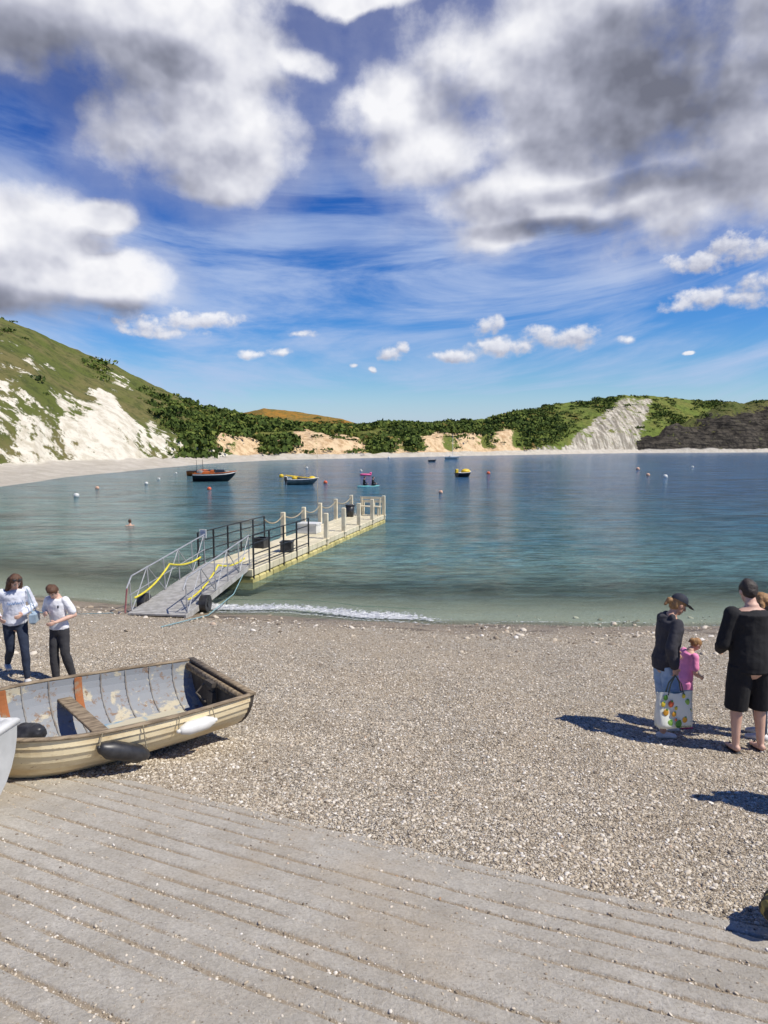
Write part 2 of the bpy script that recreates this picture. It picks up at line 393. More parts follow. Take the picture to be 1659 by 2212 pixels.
xs=np.arange(-7.5,7.5,.1);ys=np.arange(3,15.4,.1);X,Y=np.meshgrid(xs,ys)
D=sst(-.02,.03,-slipin(X,Y)+.04)*(np.abs(X)<.64*Y+.6)*np.clip(1.55-Y/10,.12,1)
D=D*(.5+1.0*fbm(X*1.1,Y*1.1,3,22))
scatter('gravel',X,Y,ground(X,Y)+.002,D,3900,.0048,.019,9,'loose rounded beach pebbles in mixed greys and browns',1)
xs=np.arange(-9,9.5,.15);ys=np.arange(11,16.5,.15);X,Y=np.meshgrid(xs,ys);s_=yshore(X)-Y
D=(np.exp(-((s_-1.1)/.7)**2)+.12)*sst(.35,.6,fbm(X*.8,Y*1.6,3,52))*(.3+.7*sst(0,6,X)+.3*sst(-3,-6,X))
scatter('cobbles',X,Y,ground(X,Y)+.004,D,60,.02,.075,4,'larger rounded stones gathered along the water edge',6)
aa=np.arange(-6,6,.03);bb=np.arange(.8,4.6,.012);AA,BB=np.meshgrid(aa,bb);X=AA*A[0]+BB*Bn[0];Y=AA*A[1]+BB*Bn[1]
Z,GR=slipz(X,Y,BB,AA);I=slipin(X,Y)
D=(I>0)*(GR*1.2+.03+.9*sst(.25,0,I)*sst(.35,.6,fbm(X*3,Y*3,3,44)))*sst(.25,.52,fbm(X*1.2,Y*1.2,3,41)+.12)
scatter('grit',X,Y,Z+.001,D,3200,.0025,.011,5,'small stones and grit caught in the slipway grooves',2)
# ---------- water ----------
gx=spread(-4000,-14,14,4000,.12,60);gy=spread(14.0,14.1,24,6000,.1,120)[119:]
gy=gy[gy>14.0];gy=np.concatenate([[13.6,13.8],gy])
X,Y=np.meshgrid(gx,gy);S=Y-yshore(X)-.18*(fbm(X*.8,Y*.8,3,5)-.5)*2
lap=.5*(fbm(X*.55,Y*0+3,3,77)-.5)*2
Sx=S+lap
brk=sst(-6.5,-4.5,X)*(1-sst(0,2.5,X))
crest=np.exp(-((Sx-1.0)/.28)**2)*(.035+.09*brk)+np.exp(-((Sx-3.0)/.5)**2)*.03
swell=.02*(fbm(X*.9,Y*1.8,3,15)-.5)*2*sst(0,2,S)*np.exp(-(Y/80)**2)
Z=crest+swell+.004
m,t,bs=newmat('sea_water')
pos=t.new('ShaderNodeNewGeometry').outputs['Position']
S_=t.attr('s');sp=t.new('ShaderNodeSeparateXYZ');t.l.new(pos,sp.inputs[0]);px_,py_=sp.outputs[0],sp.outputs[1]
big_=t.noise(t.v('MULTIPLY',pos,(.5,1,1)),.10,4,.55);mid_=t.noise(t.v('MULTIPLY',pos,(.5,1,1)),.35,5,.6)
depth=t.m('ADD',t.m('ADD',py_,t.m('MULTIPLY',px_,.55)),t.m('MULTIPLY',t.m('SUBTRACT',big_,.5),26))
base=t.ramp(t.m('DIVIDE',depth,120.0),[(.10,(.26,.30,.225)),(.15,(.20,.30,.255)),(.22,(.125,.255,.265)),(.34,(.058,.175,.25)),(.6,(.032,.12,.235)),(1,(.03,.12,.24))])
leftp=t.m('MULTIPLY',t.ss(px_,-4,-22),t.ss(py_,20,30));base=t.mix(t.m('MULTIPLY',leftp,.5),base,(.11,.23,.20))
weed=t.m('MULTIPLY',t.ss(mid_,.50,.62),t.ss(py_,20,28));weed=t.m('MULTIPLY',weed,t.ss(py_,70,130,1,.2));weed=t.m('MULTIPLY',weed,t.ss(px_,-10,6,1,.45))
base=t.mix(t.m('MULTIPLY',weed,.6),base,(.035,.07,.08))
r1=t.noise(t.v('MULTIPLY',pos,(.6,2.2,1)),1.6,6,.68,.3)
r2=t.noise(t.v('MULTIPLY',pos,(.30,1.2,1)),1.2,6,.68,.3)
r3=t.noise(t.v('MULTIPLY',pos,(.08,.45,1)),1.0,7,.72,.2)
nearw=t.ss(py_,22,40,1,0);farw=t.ss(py_,45,90,0,1)
rip=t.m('ADD',t.m('MULTIPLY',r1,nearw),t.m('MULTIPLY',r2,t.m('SUBTRACT',1.0,nearw)))
rip=t.m('ADD',t.m('MULTIPLY',rip,t.m('SUBTRACT',1.0,farw)),t.m('MULTIPLY',r3,farw))
rc=t.ss(rip,.38,.62,.62,1.40)
rcc=t.new('ShaderNodeCombineColor')
for k in range(3):t.l.new(rc,rcc.inputs[k])
base=t.mix(1.0,base,rcc.outputs[0],'MULTIPLY')  # bright and dark sky reflections of ripple facets painted into water colour
fo=t.noise(t.v('MULTIPLY',pos,(1,1.6,1)),9,7,.75)
foam=t.ss(t.m('ADD',t.attr('foam'),t.m('MULTIPLY',t.m('SUBTRACT',fo,.5),2.0)),.45,.72)
base=t.mix(foam,base,(.86,.88,.88));t.l.new(base,bs.inputs['Base Color'])
t.l.new(t.ss(foam,0,1,.12,.7),bs.inputs['Roughness']);bs.inputs['IOR'].default_value=1.33
rn=t.noise(t.v('MULTIPLY',pos,(.8,1.8,1)),5.0,4,.65)
hgt=t.m('ADD',t.m('MULTIPLY',r1,.30),t.m('ADD',t.m('MULTIPLY',rn,.06),t.m('ADD',t.m('MULTIPLY',r2,.6),t.m('MULTIPLY',r3,1.3))))
t.l.new(t.bump(hgt,1.0,1.0),bs.inputs['Normal'])
tr=t.new('ShaderNodeBsdfTransparent');tr.inputs[0].default_value=(.90,.98,.95,1)
gl=t.new('ShaderNodeMixShader');al=t.m('MAXIMUM',t.ss(S_,.0,8.0,.12,1),foam)
t.l.new(al,gl.inputs[0]);t.l.new(tr.outputs[0],gl.inputs[1]);t.l.new(bs.outputs[0],gl.inputs[2])
t.l.new(gl.outputs[0],t.n['Material Output'].inputs[0])
foamA=np.exp(-((Sx-.55)/.30)**2)*(.16+.86*brk*(.7+.45*vn(X*1.3,Y*0,61)))+np.exp(-((Sx-.12)/.09)**2)*.55+np.exp(-((Sx-1.7)/.12)**2)*.34*brk
gridmesh('sea',X,Y,Z,m,{'s':S,'foam':foamA},label='teal and blue water of a sheltered cove with small waves',cat='sea',kind='structure')
# ---------- hills ----------
def hillmat(name,g1,g2,g3,rk1,rk2,gsc=.12,strata=0,dirn=(0,0),str_sc=(1,.12,.12)):
    m,t,b=newmat(name);pos=t.new('ShaderNodeNewGeometry').outputs['Position']
    n=t.noise(pos,gsc,7,.65);n2=t.noise(pos,gsc*6,8,.75);n4=t.noise(pos,gsc*2.2,6,.65)
    gc=t.mix(t.ss(n,.40,.60),g1,g2);gc=t.mix(t.ss(n2,.46,.62,0,.85),gc,g3)
    rn=t.noise(t.v('MULTIPLY',pos,(1,1,.6)),.5,9,.75)
    rc=t.mix(t.ss(rn,.42,.64),rk1,rk2)
    if strata:
        mp=t.new('ShaderNodeMapping');mp.inputs['Rotation'].default_value=(0,math.radians(dirn[0]),math.radians(dirn[1]))
        mp.inputs['Scale'].default_value=str_sc;t.l.new(pos,mp.inputs[0])
        sn=t.noise(mp.outputs[0],strata,6,.65,.4)
        rc=t.mix(t.ss(sn,.42,.58,.75,0),rc,tuple(x*.45 for x in rk2))
    mk=t.ss(t.m('ADD',t.m('ADD',t.attr('rock'),t.m('MULTIPLY',t.m('SUBTRACT',n2,.5),1.8)),t.m('MULTIPLY',t.m('SUBTRACT',n4,.5),1.5)),.44,.56)
    c=t.mix(mk,gc,rc)
    c=t.mix(t.attr('sand'),c,t.mix(t.ss(n2,.3,.7),(.68,.63,.54),(.52,.47,.38)))
    t.l.new(c,b.inputs['Base Color']);b.inputs['Roughness'].default_value=.95;b.inputs['Specular IOR Level'].default_value=.15
    t.l.new(t.bump(t.m('ADD',n2,t.m('MULTIPLY',rn,.8)),.7,1.4),b.inputs['Normal']);return m
def hill(name,label,st,mat,nx,nt,cliff,rockf,rough=1.0,beachw=0,gul=0):
    st=np.array(st,float);px=np.linspace(st[0,0],st[-1,0],nx)
    sky_=np.interp(px,st[:,0],st[:,1]);d0=np.interp(px,st[:,0],st[:,2]);d1=np.interp(px,st[:,0],st[:,3])
    x,f,u=ray(px,sky_);gz_=u/f;gxx=x/f
    tt=np.concatenate([np.linspace(0,1,nt),np.linspace(1.03,1.6,12)])
    TT,PX=np.meshgrid(tt,px,indexing='ij')
    d=d0+(d1-d0)*TT
    X=d*gxx;Y=d.copy();zr=CAMH+d1*gz_
    tc=np.clip(TT,0,1)
    prof=cliff*sst(0,.16,tc)+(1-cliff)*tc**.9
    Z=1.2+(zr-1.2)*prof
    Z=Z-np.where(TT>1,(TT-1)**2*zr*1.6,0)
    env=np.sin(np.pi*np.clip(tc,0,1))**.6
    gully=fbm(X*.07+TT*1.2,TT*2.1+Y*.01,4,3)-.5
    Z+=env*rough*(3.6*(fbm(X*.06,Y*.06,5,1)-.5)+gul*gully)
    Z+=.7*rough*(fbm(X*.35,Y*.35,4,6)-.5)
    R=rockf(PX,TT,X,Y);sand=np.zeros_like(Z)
    if beachw:
        k=6;bt=np.linspace(0,1,k)
        bw=np.interp(px,[0,300,700,1700],[beachw*1.6,beachw,beachw*.7,beachw*.5])
        bd=d0[None]-bw[None]*(1-bt[:,None]);bx=bd*gxx
        bz=-.6+1.8*bt[:,None]+0*bd
        X=np.vstack([bx[:-1],X]);Y=np.vstack([bd[:-1],Y]);Z=np.vstack([bz[:-1],Z])
        R=np.vstack([np.ones((k-1,nx)),R]);sand=np.vstack([np.ones((k-1,nx)),sand]);sand[k-1]=1
        R[k-1]=1
    gridmesh(name,X,Y,Z,mat,{'rock':R,'sand':sand},label=label,cat='hill',kind='structure')
    return X,Y,Z,np.broadcast_to(PX[:1],X.shape),sand,R
def bump1(x,c,w):return np.exp(-((x-c)/w)**2)
def rL(px,t,X,Y):
    n=fbm(px*.02,t*5,4,4);n2=fbm(px*.05+t*3,t*9,4,14)
    r=.50*sst(.46,.08,t+.3*(n-.5))+.65*(n2-.5)+.06
    r+=.64*bump1(px,165+110*(1-t)*.9,36)*sst(.56,.44,t)
    r+=.62*bump1(px,255,32)*bump1(t,.74,.10)
    r+=.28*bump1(px,40,80)*bump1(t,.5,.14)
    r-=.36*sst(310,470,px)*sst(.03,.22,t)
    r-=.5*sst(.80,.92,t)
    return np.clip(r,-.4,.85)
mL=hillmat('chalk_down',(.125,.15,.036),(.20,.175,.07),(.07,.085,.026),(.86,.81,.68),(.62,.56,.43),.07)
HL=hill('hill','steep grassy down with chalk scree slopes above the beach',
 [(-1500,560,25,75),(-700,600,38,105),(-250,640,62,125),(0,687,86,150),(60,708,90,155),(130,742,98,162),(250,792,108,175),(370,850,126,188),(440,882,140,198),(500,897,150,205),(560,912,160,215),(650,934,175,225),(720,957,185,228)],mL,520,150,.10,rL,1.3,20,2.5)
def rM(px,t,X,Y):
    n=fbm(px*.03,t*4,4,24)
    r=0*t-.12
    for c,w,a,hh in((480,22,1.05,.4),(535,30,1.2,.36),(655,24,1.2,.65),(745,48,1.5,.66),(700,14,.7,.35),(935,24,1.15,.55),(1010,42,1.0,.45),(1090,26,.85,.35),(860,18,.7,.4),(600,16,.7,.22)):
        r=r+a*bump1(px,c,w)*sst(hh,hh*.5,t+.2*(n-.5))
    r=r+.4*sst(.05,.02,t)
    lo=1225+115*np.clip(t*1.05,0,1);hi_=1390+30*np.clip(t,0,1)
    band=sst(lo-14,lo+16,px)*sst(hi_+14,hi_-18,px)*sst(1.02,.9,t)
    r=r+band*(.84-.12*t)+.4*bump1(px,1180,30)*sst(.3,.1,t)
    return np.clip(r+.25*(n-.5),-.4,1)
mM=hillmat('cove_slope',(.15,.195,.04),(.21,.21,.055),(.08,.105,.026),(.82,.62,.38),(.52,.34,.18),.09)
mR=hillmat('strata_slope',(.16,.21,.042),(.21,.215,.055),(.085,.115,.028),(.68,.63,.52),(.42,.37,.28),.09,strata=.8,dirn=(38,20))
HF=hill('hill','distant heath hill covered in orange gorse',[(480,900,300,360),(545,888,300,360),(570,882,300,360),(640,889,300,360),(740,905,300,360),(800,925,300,350),(900,950,300,340)],
 hillmat('gorse_heath',(.26,.17,.045),(.40,.20,.035),(.13,.13,.035),(.3,.2,.1),(.2,.1,.05),.08),160,40,.0,lambda p,t,X,Y:0*t-.9,.6)
HM=hill('hill','scrub covered slope with low sandy cliffs at its foot',
 [(330,915,125,175),(420,900,138,190),(500,902,150,205),(560,908,158,215),(640,917,165,222),(740,922,174,232),(840,918,186,240),(930,918,196,250),(1000,911,206,262),(1080,899,216,275),(1160,882,228,290)],mM,520,110,.30,rM,1.3,9,2)
HR=hill('hill','green headland with a tilted band of pale rock strata',
 [(1100,905,222,262),(1160,882,228,288),(1200,872,233,296),(1270,867,245,305),(1340,854,255,310),(1420,856,268,322),(1500,864,285,340),(1600,872,300,350),(1800,880,330,380),(2400,900,300,360)],mR,460,110,.10,rM,1.2,9,2.5)
mD=hillmat('dark_headland',(.11,.135,.034),(.15,.145,.048),(.055,.07,.022),(.11,.095,.072),(.026,.023,.02),.12,strata=.9,dirn=(-28,0),str_sc=(.15,.3,1.4))
def rD(px,t,X,Y):return np.clip(.80-.85*sst(.55,.98,t+.4*(fbm(px*.025,t*3,3,3)-.5)),-.35,1)
HD=hill('hill','dark rocky headland topped with thin grass',
 [(1375,966,262,270),(1400,952,262,278),(1440,930,264,288),(1500,903,266,298),(1550,878,268,306),(1575,868,270,308),(1600,871,272,310),(1640,865,275,314),(1700,864,282,321),(1900,875,300,340),(2500,930,360,405)],mD,300,90,.15,rD,2.2,4,5)
# ---------- scrub ----------
m,t,bs=newmat('scrub_leaves')
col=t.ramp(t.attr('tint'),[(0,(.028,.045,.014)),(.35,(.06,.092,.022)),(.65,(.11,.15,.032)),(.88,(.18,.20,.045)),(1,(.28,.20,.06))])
t.l.new(col,bs.inputs['Base Color']);bs.inputs['Roughness'].default_value=.9;bs.inputs['Specular IOR Level'].default_value=.1;scrm=m
def scrub(H,n,prob,r0,r1,label,q=56):
    X,Y,Z,PX,sand,R=H;ny,nx=X.shape
    i=rng.integers(6,ny-1,n*6);j=rng.integers(1,nx-1,n*6)
    tfr=np.clip((i-5)/(ny-18.),0,1.4)
    p=prob(PX[i,j],tfr,X[i,j],Y[i,j])*(sand[i,j]<.5)*np.where(R[i,j]>.32,.04,1)
    k=np.nonzero(rng.random(len(i))<p)[0][:n];i=i[k];j=j[k];m_=len(k)
    C=np.stack([X[i,j],Y[i,j],Z[i,j]],-1);C[:,:2]+=rng.normal(0,.6,(m_,2))
    r=r0+(r1-r0)*rng.random(m_)**2.2
    u=rng.normal(size=(m_,q,3));u/=np.linalg.norm(u,axis=-1,keepdims=True);u[...,2]=np.abs(u[...,2])*.9-.12
    lump=.62+.55*rng.random((m_,q,1))
    c=C[:,None]+u*lump*r[:,None,None]*np.array([1.6,1.6,.68])
    a=rng.normal(size=(m_,q,3));a/=np.linalg.norm(a,axis=-1,keepdims=True)
    b=np.cross(a,u+rng.normal(0,.35,(m_,q,3)));b/=np.linalg.norm(b,axis=-1,keepdims=True)+1e-6
    sz=(r[:,None,None]*.30)*(.6+.8*rng.random((m_,q,1)))
    V=np.stack([c-a*sz,c-b*sz*.8,c+a*sz,c+b*sz*.8],2).reshape(-1,3)
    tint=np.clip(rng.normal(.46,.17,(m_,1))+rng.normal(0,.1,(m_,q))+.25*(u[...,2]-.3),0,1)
    tint=np.repeat(tint.reshape(-1),4);nf=m_*q
    me=bpy.data.meshes.new('scrub');me.vertices.add(nf*4);me.vertices.foreach_set('co',V.astype(np.float32).ravel())
    me.loops.add(nf*4);me.loops.foreach_set('vertex_index',np.arange(nf*4,dtype=np.int32))
    me.polygons.add(nf);me.polygons.foreach_set('loop_start',np.arange(nf,dtype=np.int32)*4);me.update(calc_edges=True)
    at=me.attributes.new('tint','FLOAT','POINT');at.data.foreach_set('value',tint.astype(np.float32))
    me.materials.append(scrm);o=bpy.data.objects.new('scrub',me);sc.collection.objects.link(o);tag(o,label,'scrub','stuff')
scrub(HM,5600,lambda p,t,X,Y:sst(.34,.50,fbm(X*.05,Y*.05,3,2)+.08*(p<900)+.06*sst(.3,.1,t))*np.where(p>1000,.75,1.),.5,2.1,'dense green scrub and small trees on the slope',38)
scrub(HL,2400,lambda p,t,X,Y:(sst(300,430,p)*sst(.36,.56,fbm(X*.05,Y*.05,3,2)+.06)*sst(1.0,.8,t*(p<430))+.09*sst(.45,.6,fbm(X*.08,Y*.08,3,7)))*(p>-100),.4,1.7,'bushes thinning out over the chalk down',40)
scrub(HR,1500,lambda p,t,X,Y:(sst(.5,.62,fbm(X*.04,Y*.04,3,2)+.25*sst(1240,1150,p))*.8+.12)*(p<1600),.5,1.6,'scattered bushes on the green headland',40)
scrub(HD,300,lambda p,t,X,Y:.5*sst(.55,.8,t)*(p<1800),.4,1.1,'low bushes on top of the dark headland',36)
scrub(HF,250,lambda p,t,X,Y:sst(.4,.6,fbm(X*.04,Y*.04,3,2))*(t<.9),.6,1.4,'gorse bushes on the heath hill',40)
# ---------- hull maker ----------
def hull_fn(L,B,H,trans=.8,rise=.35):
    def wf(s):
        return trans+(1-trans)*math.sin(math.pi/2*s/.45) if s<.45 else max(0,math.cos(math.pi/2*((s-.45)/.55)**1.7))
    def sh(s):return H*(.93+rise*s*s+.07*(1-s)**2)
    def kl(s):return H*(.10*(1-s)**2+.8*max(0,(s-.72)/.28)**2.6)
    def pt(s,q,off=0):
        sg=1 if q>=0 else -1;a=abs(q)*math.pi/2
        y=wf(s)*B/2*math.sin(a)**.72;z=kl(s)+(sh(s)-kl(s))*(1-math.cos(a))**.88
        hb=B/2
        y=max(0,y*(1+off/hb*.9)+ (off*.3 if wf(s)>.05 else 0));z=z-off*.6*math.cos(a)
        x=L*s-(1-z/max(sh(s),.01))*.13*L*s**5
        return (x,sg*y,z)
    return pt,sh,wf,kl
def hullgeo(L,B,H,trans=.8,rise=.35,strakes=8,clink=.012,th=.02,ns=26,inner=True):
    pt,sh,wf,kl=hull_fn(L,B,H,trans,rise);g=G()
    def side(base,flip,mi,cl):
        for sg in(1,-1):
            qs=[]
            for k in range(strakes):qs+=[(k/strakes,cl),((k+1)/strakes,0)]
            v=[];f=[]
            for i in range(ns+1):
                s=i/ns
                for q,o in qs:v.append(pt(s,sg*max(q,1e-4),base+o))
            w_=len(qs)
            for i in range(ns):
                for j in range(w_-1):
                    a=i*w_+j;fc=(a,a+1,a+w_+1,a+w_)
                    if (sg>0)==flip:fc=fc[::-1]
                    f.append(fc)
            g.add(v,f,mi)
    side(0,True,0,clink)
    if inner:side(-th,False,1,clink*.6)
    return g,pt,sh,wf
def transomgeo(pt,x,th=.035,mi=0,off=0):
    g=G();n=14;ring=[pt(0,-1+2*i/n,off) for i in range(n+1)]
    v=[(x,p[1],p[2]) for p in ring]+[(x-th,p[1],p[2]) for p in ring]
    m_=n+1;f=[tuple(range(m_)),tuple(reversed(range(m_,2*m_)))]
    for i in range(m_):j=(i+1)%m_;f.append((i,m_+i,m_+j,j))
    return g.add(v,f,mi)
# ---------- materials ----------
m,t,bs=newmat('cream_paint')
tc=t.new('ShaderNodeTexCoord').outputs['Object']
n=t.noise(t.v('MULTIPLY',tc,(1,1,3)),2.2,7,.65);n2=t.noise(t.v('MULTIPLY',tc,(1,1,2)),11,6,.75)
c=t.mix(t.ss(n,.40,.66),(.80,.69,.45),(.62,.48,.27));c=t.mix(t.ss(n2,.60,.68,0,.8),c,(.34,.22,.12))
t.l.new(c,bs.inputs['Base Color']);bs.inputs['Roughness'].default_value=.6;t.l.new(t.bump(n2,.3,.006),bs.inputs['Normal']);cream=m
m,t,bs=newmat('worn_inside')
tc=t.new('ShaderNodeTexCoord').outputs['Object']
n=t.noise(tc,3.2,9,.7,.3);n2=t.noise(tc,9,8,.78);n3=t.noise(t.v('ADD',tc,(3,1,0)),1.6,5,.65)
c=t.mix(t.ss(n,.54,.60),(.27,.285,.30),(.50,.45,.33));c=t.mix(t.ss(n3,.56,.62,0,.5),c,(.20,.27,.33))
c=t.mix(t.ss(n2,.54,.62,0,.9),c,(.23,.145,.085));t.l.new(c,bs.inputs['Base Color']);bs.inputs['Roughness'].default_value=.85
t.l.new(t.bump(n2,.4,.01),bs.inputs['Normal']);inside=m
oldwood=M('weathered_wood',(.32,.25,.165),(.13,.095,.06),.85,5,.6,stretch=(1,6,6))
darkwood=M('dark_wood',(.13,.11,.085),(.055,.045,.035),.8,5,.5)
rust=M('rusty_streak',(.34,.12,.04),(.28,.20,.13),.9,9,.4,lo=.5,hi=.65)
white=M('white_plastic',(.74,.74,.71),(.60,.60,.56),.4,4)
blackp=M('black_rubber',(.018,.018,.02),(.04,.04,.042),.4,8)
ropem=M('rope',(.42,.36,.24),(.25,.21,.14),.9,30,.4)
blueline=M('pale_blue_rope',(.25,.42,.45),None,.8,20)
# ---------- foreground rowing boat ----------
L,B,H=2.85,1.50,.55
g,pt,sh,wf=hullgeo(L,B,H,.86,.14,10,.010,.022,34)
ang=math.atan2(-.70,-.714)
MB=Matrix.Translation((-1.92,7.48,0))@Matrix.Rotation(ang,4,'Z')@Matrix.Rotation(math.radians(-4.2),4,'Y')@Matrix.Rotation(math.radians(-3.5),4,'X')
mn=min((MB@Vector(p)).z-G1(*(MB@Vector(p)).xy) for p in g.v[::7])
MB=Matrix.Translation((0,0,-mn-.05))@MB
bt=thing('rowing_boat','weathered cream clinker rowing boat lying on the shingle','boat');bt.matrix_world=MB
obj('hull',g,[cream,inside],bt,False)
obj('transom',transomgeo(pt,.0,.04,off=.01),darkwood,bt,label='dark worn wooden transom')
gg=G()
for sg in(1,-1):
    P_=[Vector(pt(i/30,sg,.0)) for i in range(31)]
    gg.tube([p+Vector((0,0,.010)) for p in P_],[(.028,.017)]*31,8,ref=(0,1,0))
gg.box((-.015,0,sh(0)+.016),(.07,2*pt(0,1)[1]+.05,.024))
gg.box((.05,0,sh(0)-.05),(.035,2*pt(0,1)[1]-.05,.07))
obj('gunwale',gg,oldwood,bt,True,label='bare weathered wooden gunwale')
def thwart(s,z,w_=.15,mt=oldwood):
    k=pt(s,.8)[1]*.97;q=G().box((L*s,0,z),(w_,2*k,.028),bev=.006);return obj('seat',q,mt,bt)
thwart(.50,.34)
ribm=M('rib_paint',(.29,.285,.265),(.19,.16,.13),.8,7)
for i in range(9):
    s=.08+i*.095
    obj('rib',G().tube([pt(s,-1+2*k/16,-.026) for k in range(17)],[(.008,.004)]*17,6,ref=(1,0,0)),ribm,bt)
for s in(.45,.72):
    obj('strap',G().tube([pt(s,-1+k*.06,-.034) for k in range(9)],[(.04,.006)]*9,6,ref=(1,0,0)),rust,bt,label='rust streaked iron strap')
fl=G()
for k in range(-2,3):fl.box((L*.27,k*.13,.095+abs(k)*.012),(1.0,.118,.016))
obj('floorboard',fl,M('blue_boards',(.17,.31,.42),(.50,.46,.34),.85,3,.3,lo=.46,hi=.56),bt)
ir=G();ir.tube([(.06,.0,.28),(.06,0,.50)],[.03,.03],8);ir.box((.08,0,.49),(.10,.16,.05));ir.box((.07,0,.30),(.05,.10,.18));ir.tube([(.12,-.1,.46),(.2,-.12,.36),(.14,-.02,.28)],[.012]*3,6)
obj('bracket',ir,darkwood,bt)
rp=G();pp=[(L*.80,.28,.45),(L*.74,.2,.40),(L*.68,.35,.3),(L*.62,.2,.16),(L*.55,.1,.14),(L*.50,.22,.24)];rp.tube(pp,[.008]*6,6)
obj('rope',rp,M('red_rope',(.28,.07,.05),None,.8,20),bt)
obj('keel',G().beam((.02,0,.02+H*.05),(L*.72,0,-.015),.045,.06),oldwood,bt)
ba=G();ba.ell((L*.68,-.25,.24),(.14,.12,.10));ba.ell((L*.65,-.17,.27),(.08,.10,.08))
o=thing('mooring_bag','dark bundle of netting lying in the rowing boat','bundle');o.matrix_world=MB
obj('bundle',ba,blackp,o,True,remesh=.02,disp=.05)
def fender(s,q,ln,r,mt,label,tilt):
    p=Vector(pt(s,q,.0))+Vector((0,r*.95,-.01))
    e=thing('boat_fender',label,'fender');e.matrix_world=MB@Matrix.Translation(p)@Matrix.Rotation(math.radians(tilt),4,'Y')
    f=G();f.tube([(-ln/2,0,0),(-ln/2+.05,0,0),(ln/2-.05,0,0),(ln/2,0,0)],[r*.7,r,r,r*.7],16,ref=(0,0,1))
    f.tube([(-ln/2-.05,0,0),(-ln/2,0,0)],[.022,.03],10,ref=(0,0,1));f.tube([(ln/2+.05,0,0),(ln/2,0,0)],[.022,.03],10,ref=(0,0,1))
    obj('body',f,mt,e,True)
    Ti=Matrix.Rotation(math.radians(-tilt),3,'Y')
    for sx,ds in((-1,-.06),(1,.07)):
        top=Ti@(Vector(pt(min(s+ds,.98),1,.0))+Vector((0,.03,.01))-p)
        obj('rope',G().tube([(sx*(ln/2+.05),0,0),tuple(top)],[.006,.006],6),ropem,e)
fender(.24,.84,.30,.066,white,'white inflated fender hanging on the cream boat',4)
fender(.50,.74,.40,.084,blackp,'black fender roped to the cream boat',-22)
# white dinghy
dgm=M('dinghy_grey',(.52,.53,.52),(.42,.43,.42),.5,3)
g2,pt2,sh2,wf2=hullgeo(2.6,1.35,.62,.85,.1,1,.0,.03,20)
e=thing('dinghy','white plastic dinghy drawn up beside the cream boat','boat',(-3.03,4.66,G1(-3.4,4.7)+.02),math.pi-.10)
obj('hull',g2,[dgm,dgm],e,True)
obj('transom',transomgeo(pt2,.0,.05,off=.01),dgm,e)
q=G()
for sg in(1,-1):q.tube([Vector(pt2(i/24,sg,.0)) for i in range(25)],[(.035,.035)]*25,8,ref=(0,1,0))
q.box((0,0,sh2(0)),(.11,2*pt2(0,1)[1]+.09,.06),bev=.015)
obj('gunwale',q,white,e,True)
# ---------- pier ----------
pb=M('pontoon_plastic',(.72,.65,.46),(.58,.52,.35),.6,1.5,.1)
pbs=M('pontoon_side',(.60,.52,.22),(.34,.31,.11),.7,1.5,.1)
postm=M('pale_post',(.76,.68,.49),(.60,.52,.36),.7,4,.2)
steel=M('galvanised_steel',(.44,.45,.46),(.32,.33,.34),.45,8,metal=.3)
blk=M('black_steel',(.02,.02,.022),None,.5,8)
ua=math.atan2(-.25,.968)
pier=thing('pontoon_pier','floating pontoon pier of beige plastic blocks on the water','pier',(-3.83-.87,19.55+.225,0),ua)
PW=1.8;PL=15.6;TOP=.42
d=G()
for i in range(31):
    for j in range(4):
        d.box((-PW/2+.225+j*.45,.25+i*.503,TOP-.11),(.436,.487,.22),bev=.02)
obj('deck',d,pb,pier)
d=G()
for i in range(31):
    for j in(0,3):d.box((-PW/2+.225+j*.45,.25+i*.503,-.02),(.46,.46,.40),bev=.05)
    for j in(1,2):d.box((-PW/2+.225+j*.45,.25+i*.503,-.02),(.40,.46,.38))
obj('float',d,pbs,pier)
def post(x,y,h=1.0):
    p=G();p.box((x,y,TOP-.25+(h+.25)/2),(.15,.15,h+.25),bev=.02);p.box((x,y,TOP-.02),(.22,.22,.05),bev=.01);obj('post',p,postm,pier)
RP=[6.6,8.8,11,13.2,15.4];LP=[6.5,8.7,10.7,12.9,15.4]
for y in RP:post(.86,y,.98)
for y in LP:post(-.86,y,.98)
post(.3,15.45,.7);post(-.25,15.45,.7)
def rope(a,b,sag,r=.02,par=None,mt=ropem):
    a=Vector(a);b=Vector(b);n=12;P_=[a.lerp(b,i/n)-Vector((0,0,sag*4*(i/n)*(1-i/n))) for i in range(n+1)]
    return obj('rope',G().tube(P_,[r]*(n+1),6,ref=(.9,.1,.4)),mt,par)
LPP=[4.8]+LP
for a,b in zip(LPP[:-1],LPP[1:]):rope((-.86,a,TOP+.88),(-.86,b,TOP+.88),.22,.024,pier)
def rail(x,y0,y1,n):
    g=G()
    for i in range(n+1):
        y=y0+(y1-y0)*i/n;g.beam((x,y,TOP-.3),(x,y,TOP+1.0),.042)
    for z in(.12,.42,.74,1.0):g.beam((x,y0,TOP+z),(x,y1,TOP+z),.028)
    obj('railing',g,blk,pier)
rail(-.88,.1,4.8,5);rail(.90,.1,4.6,4)
gw=thing('gangway','aluminium gangway ramp with handrails leading onto the pontoon','gangway')
a0=Vector((-5.22,15.35,G1(-5.22,15.35)+.05));a1=Vector((-4.60,20.0,TOP+.10))
dv=a1-a0;R_=dv.to_track_quat('Y','Z').to_matrix().to_4x4();gw.matrix_world=Matrix.Translation(a0)@R_
GL=dv.length;GW=1.36;HR_=.86
g=G()
for i in range(int(GL/.11)):g.box((0,.055+i*.11,0),(GW,.095,.04))
g.box((-GW/2,GL/2,-.05),(.05,GL,.14));g.box((GW/2,GL/2,-.05),(.05,GL,.14))
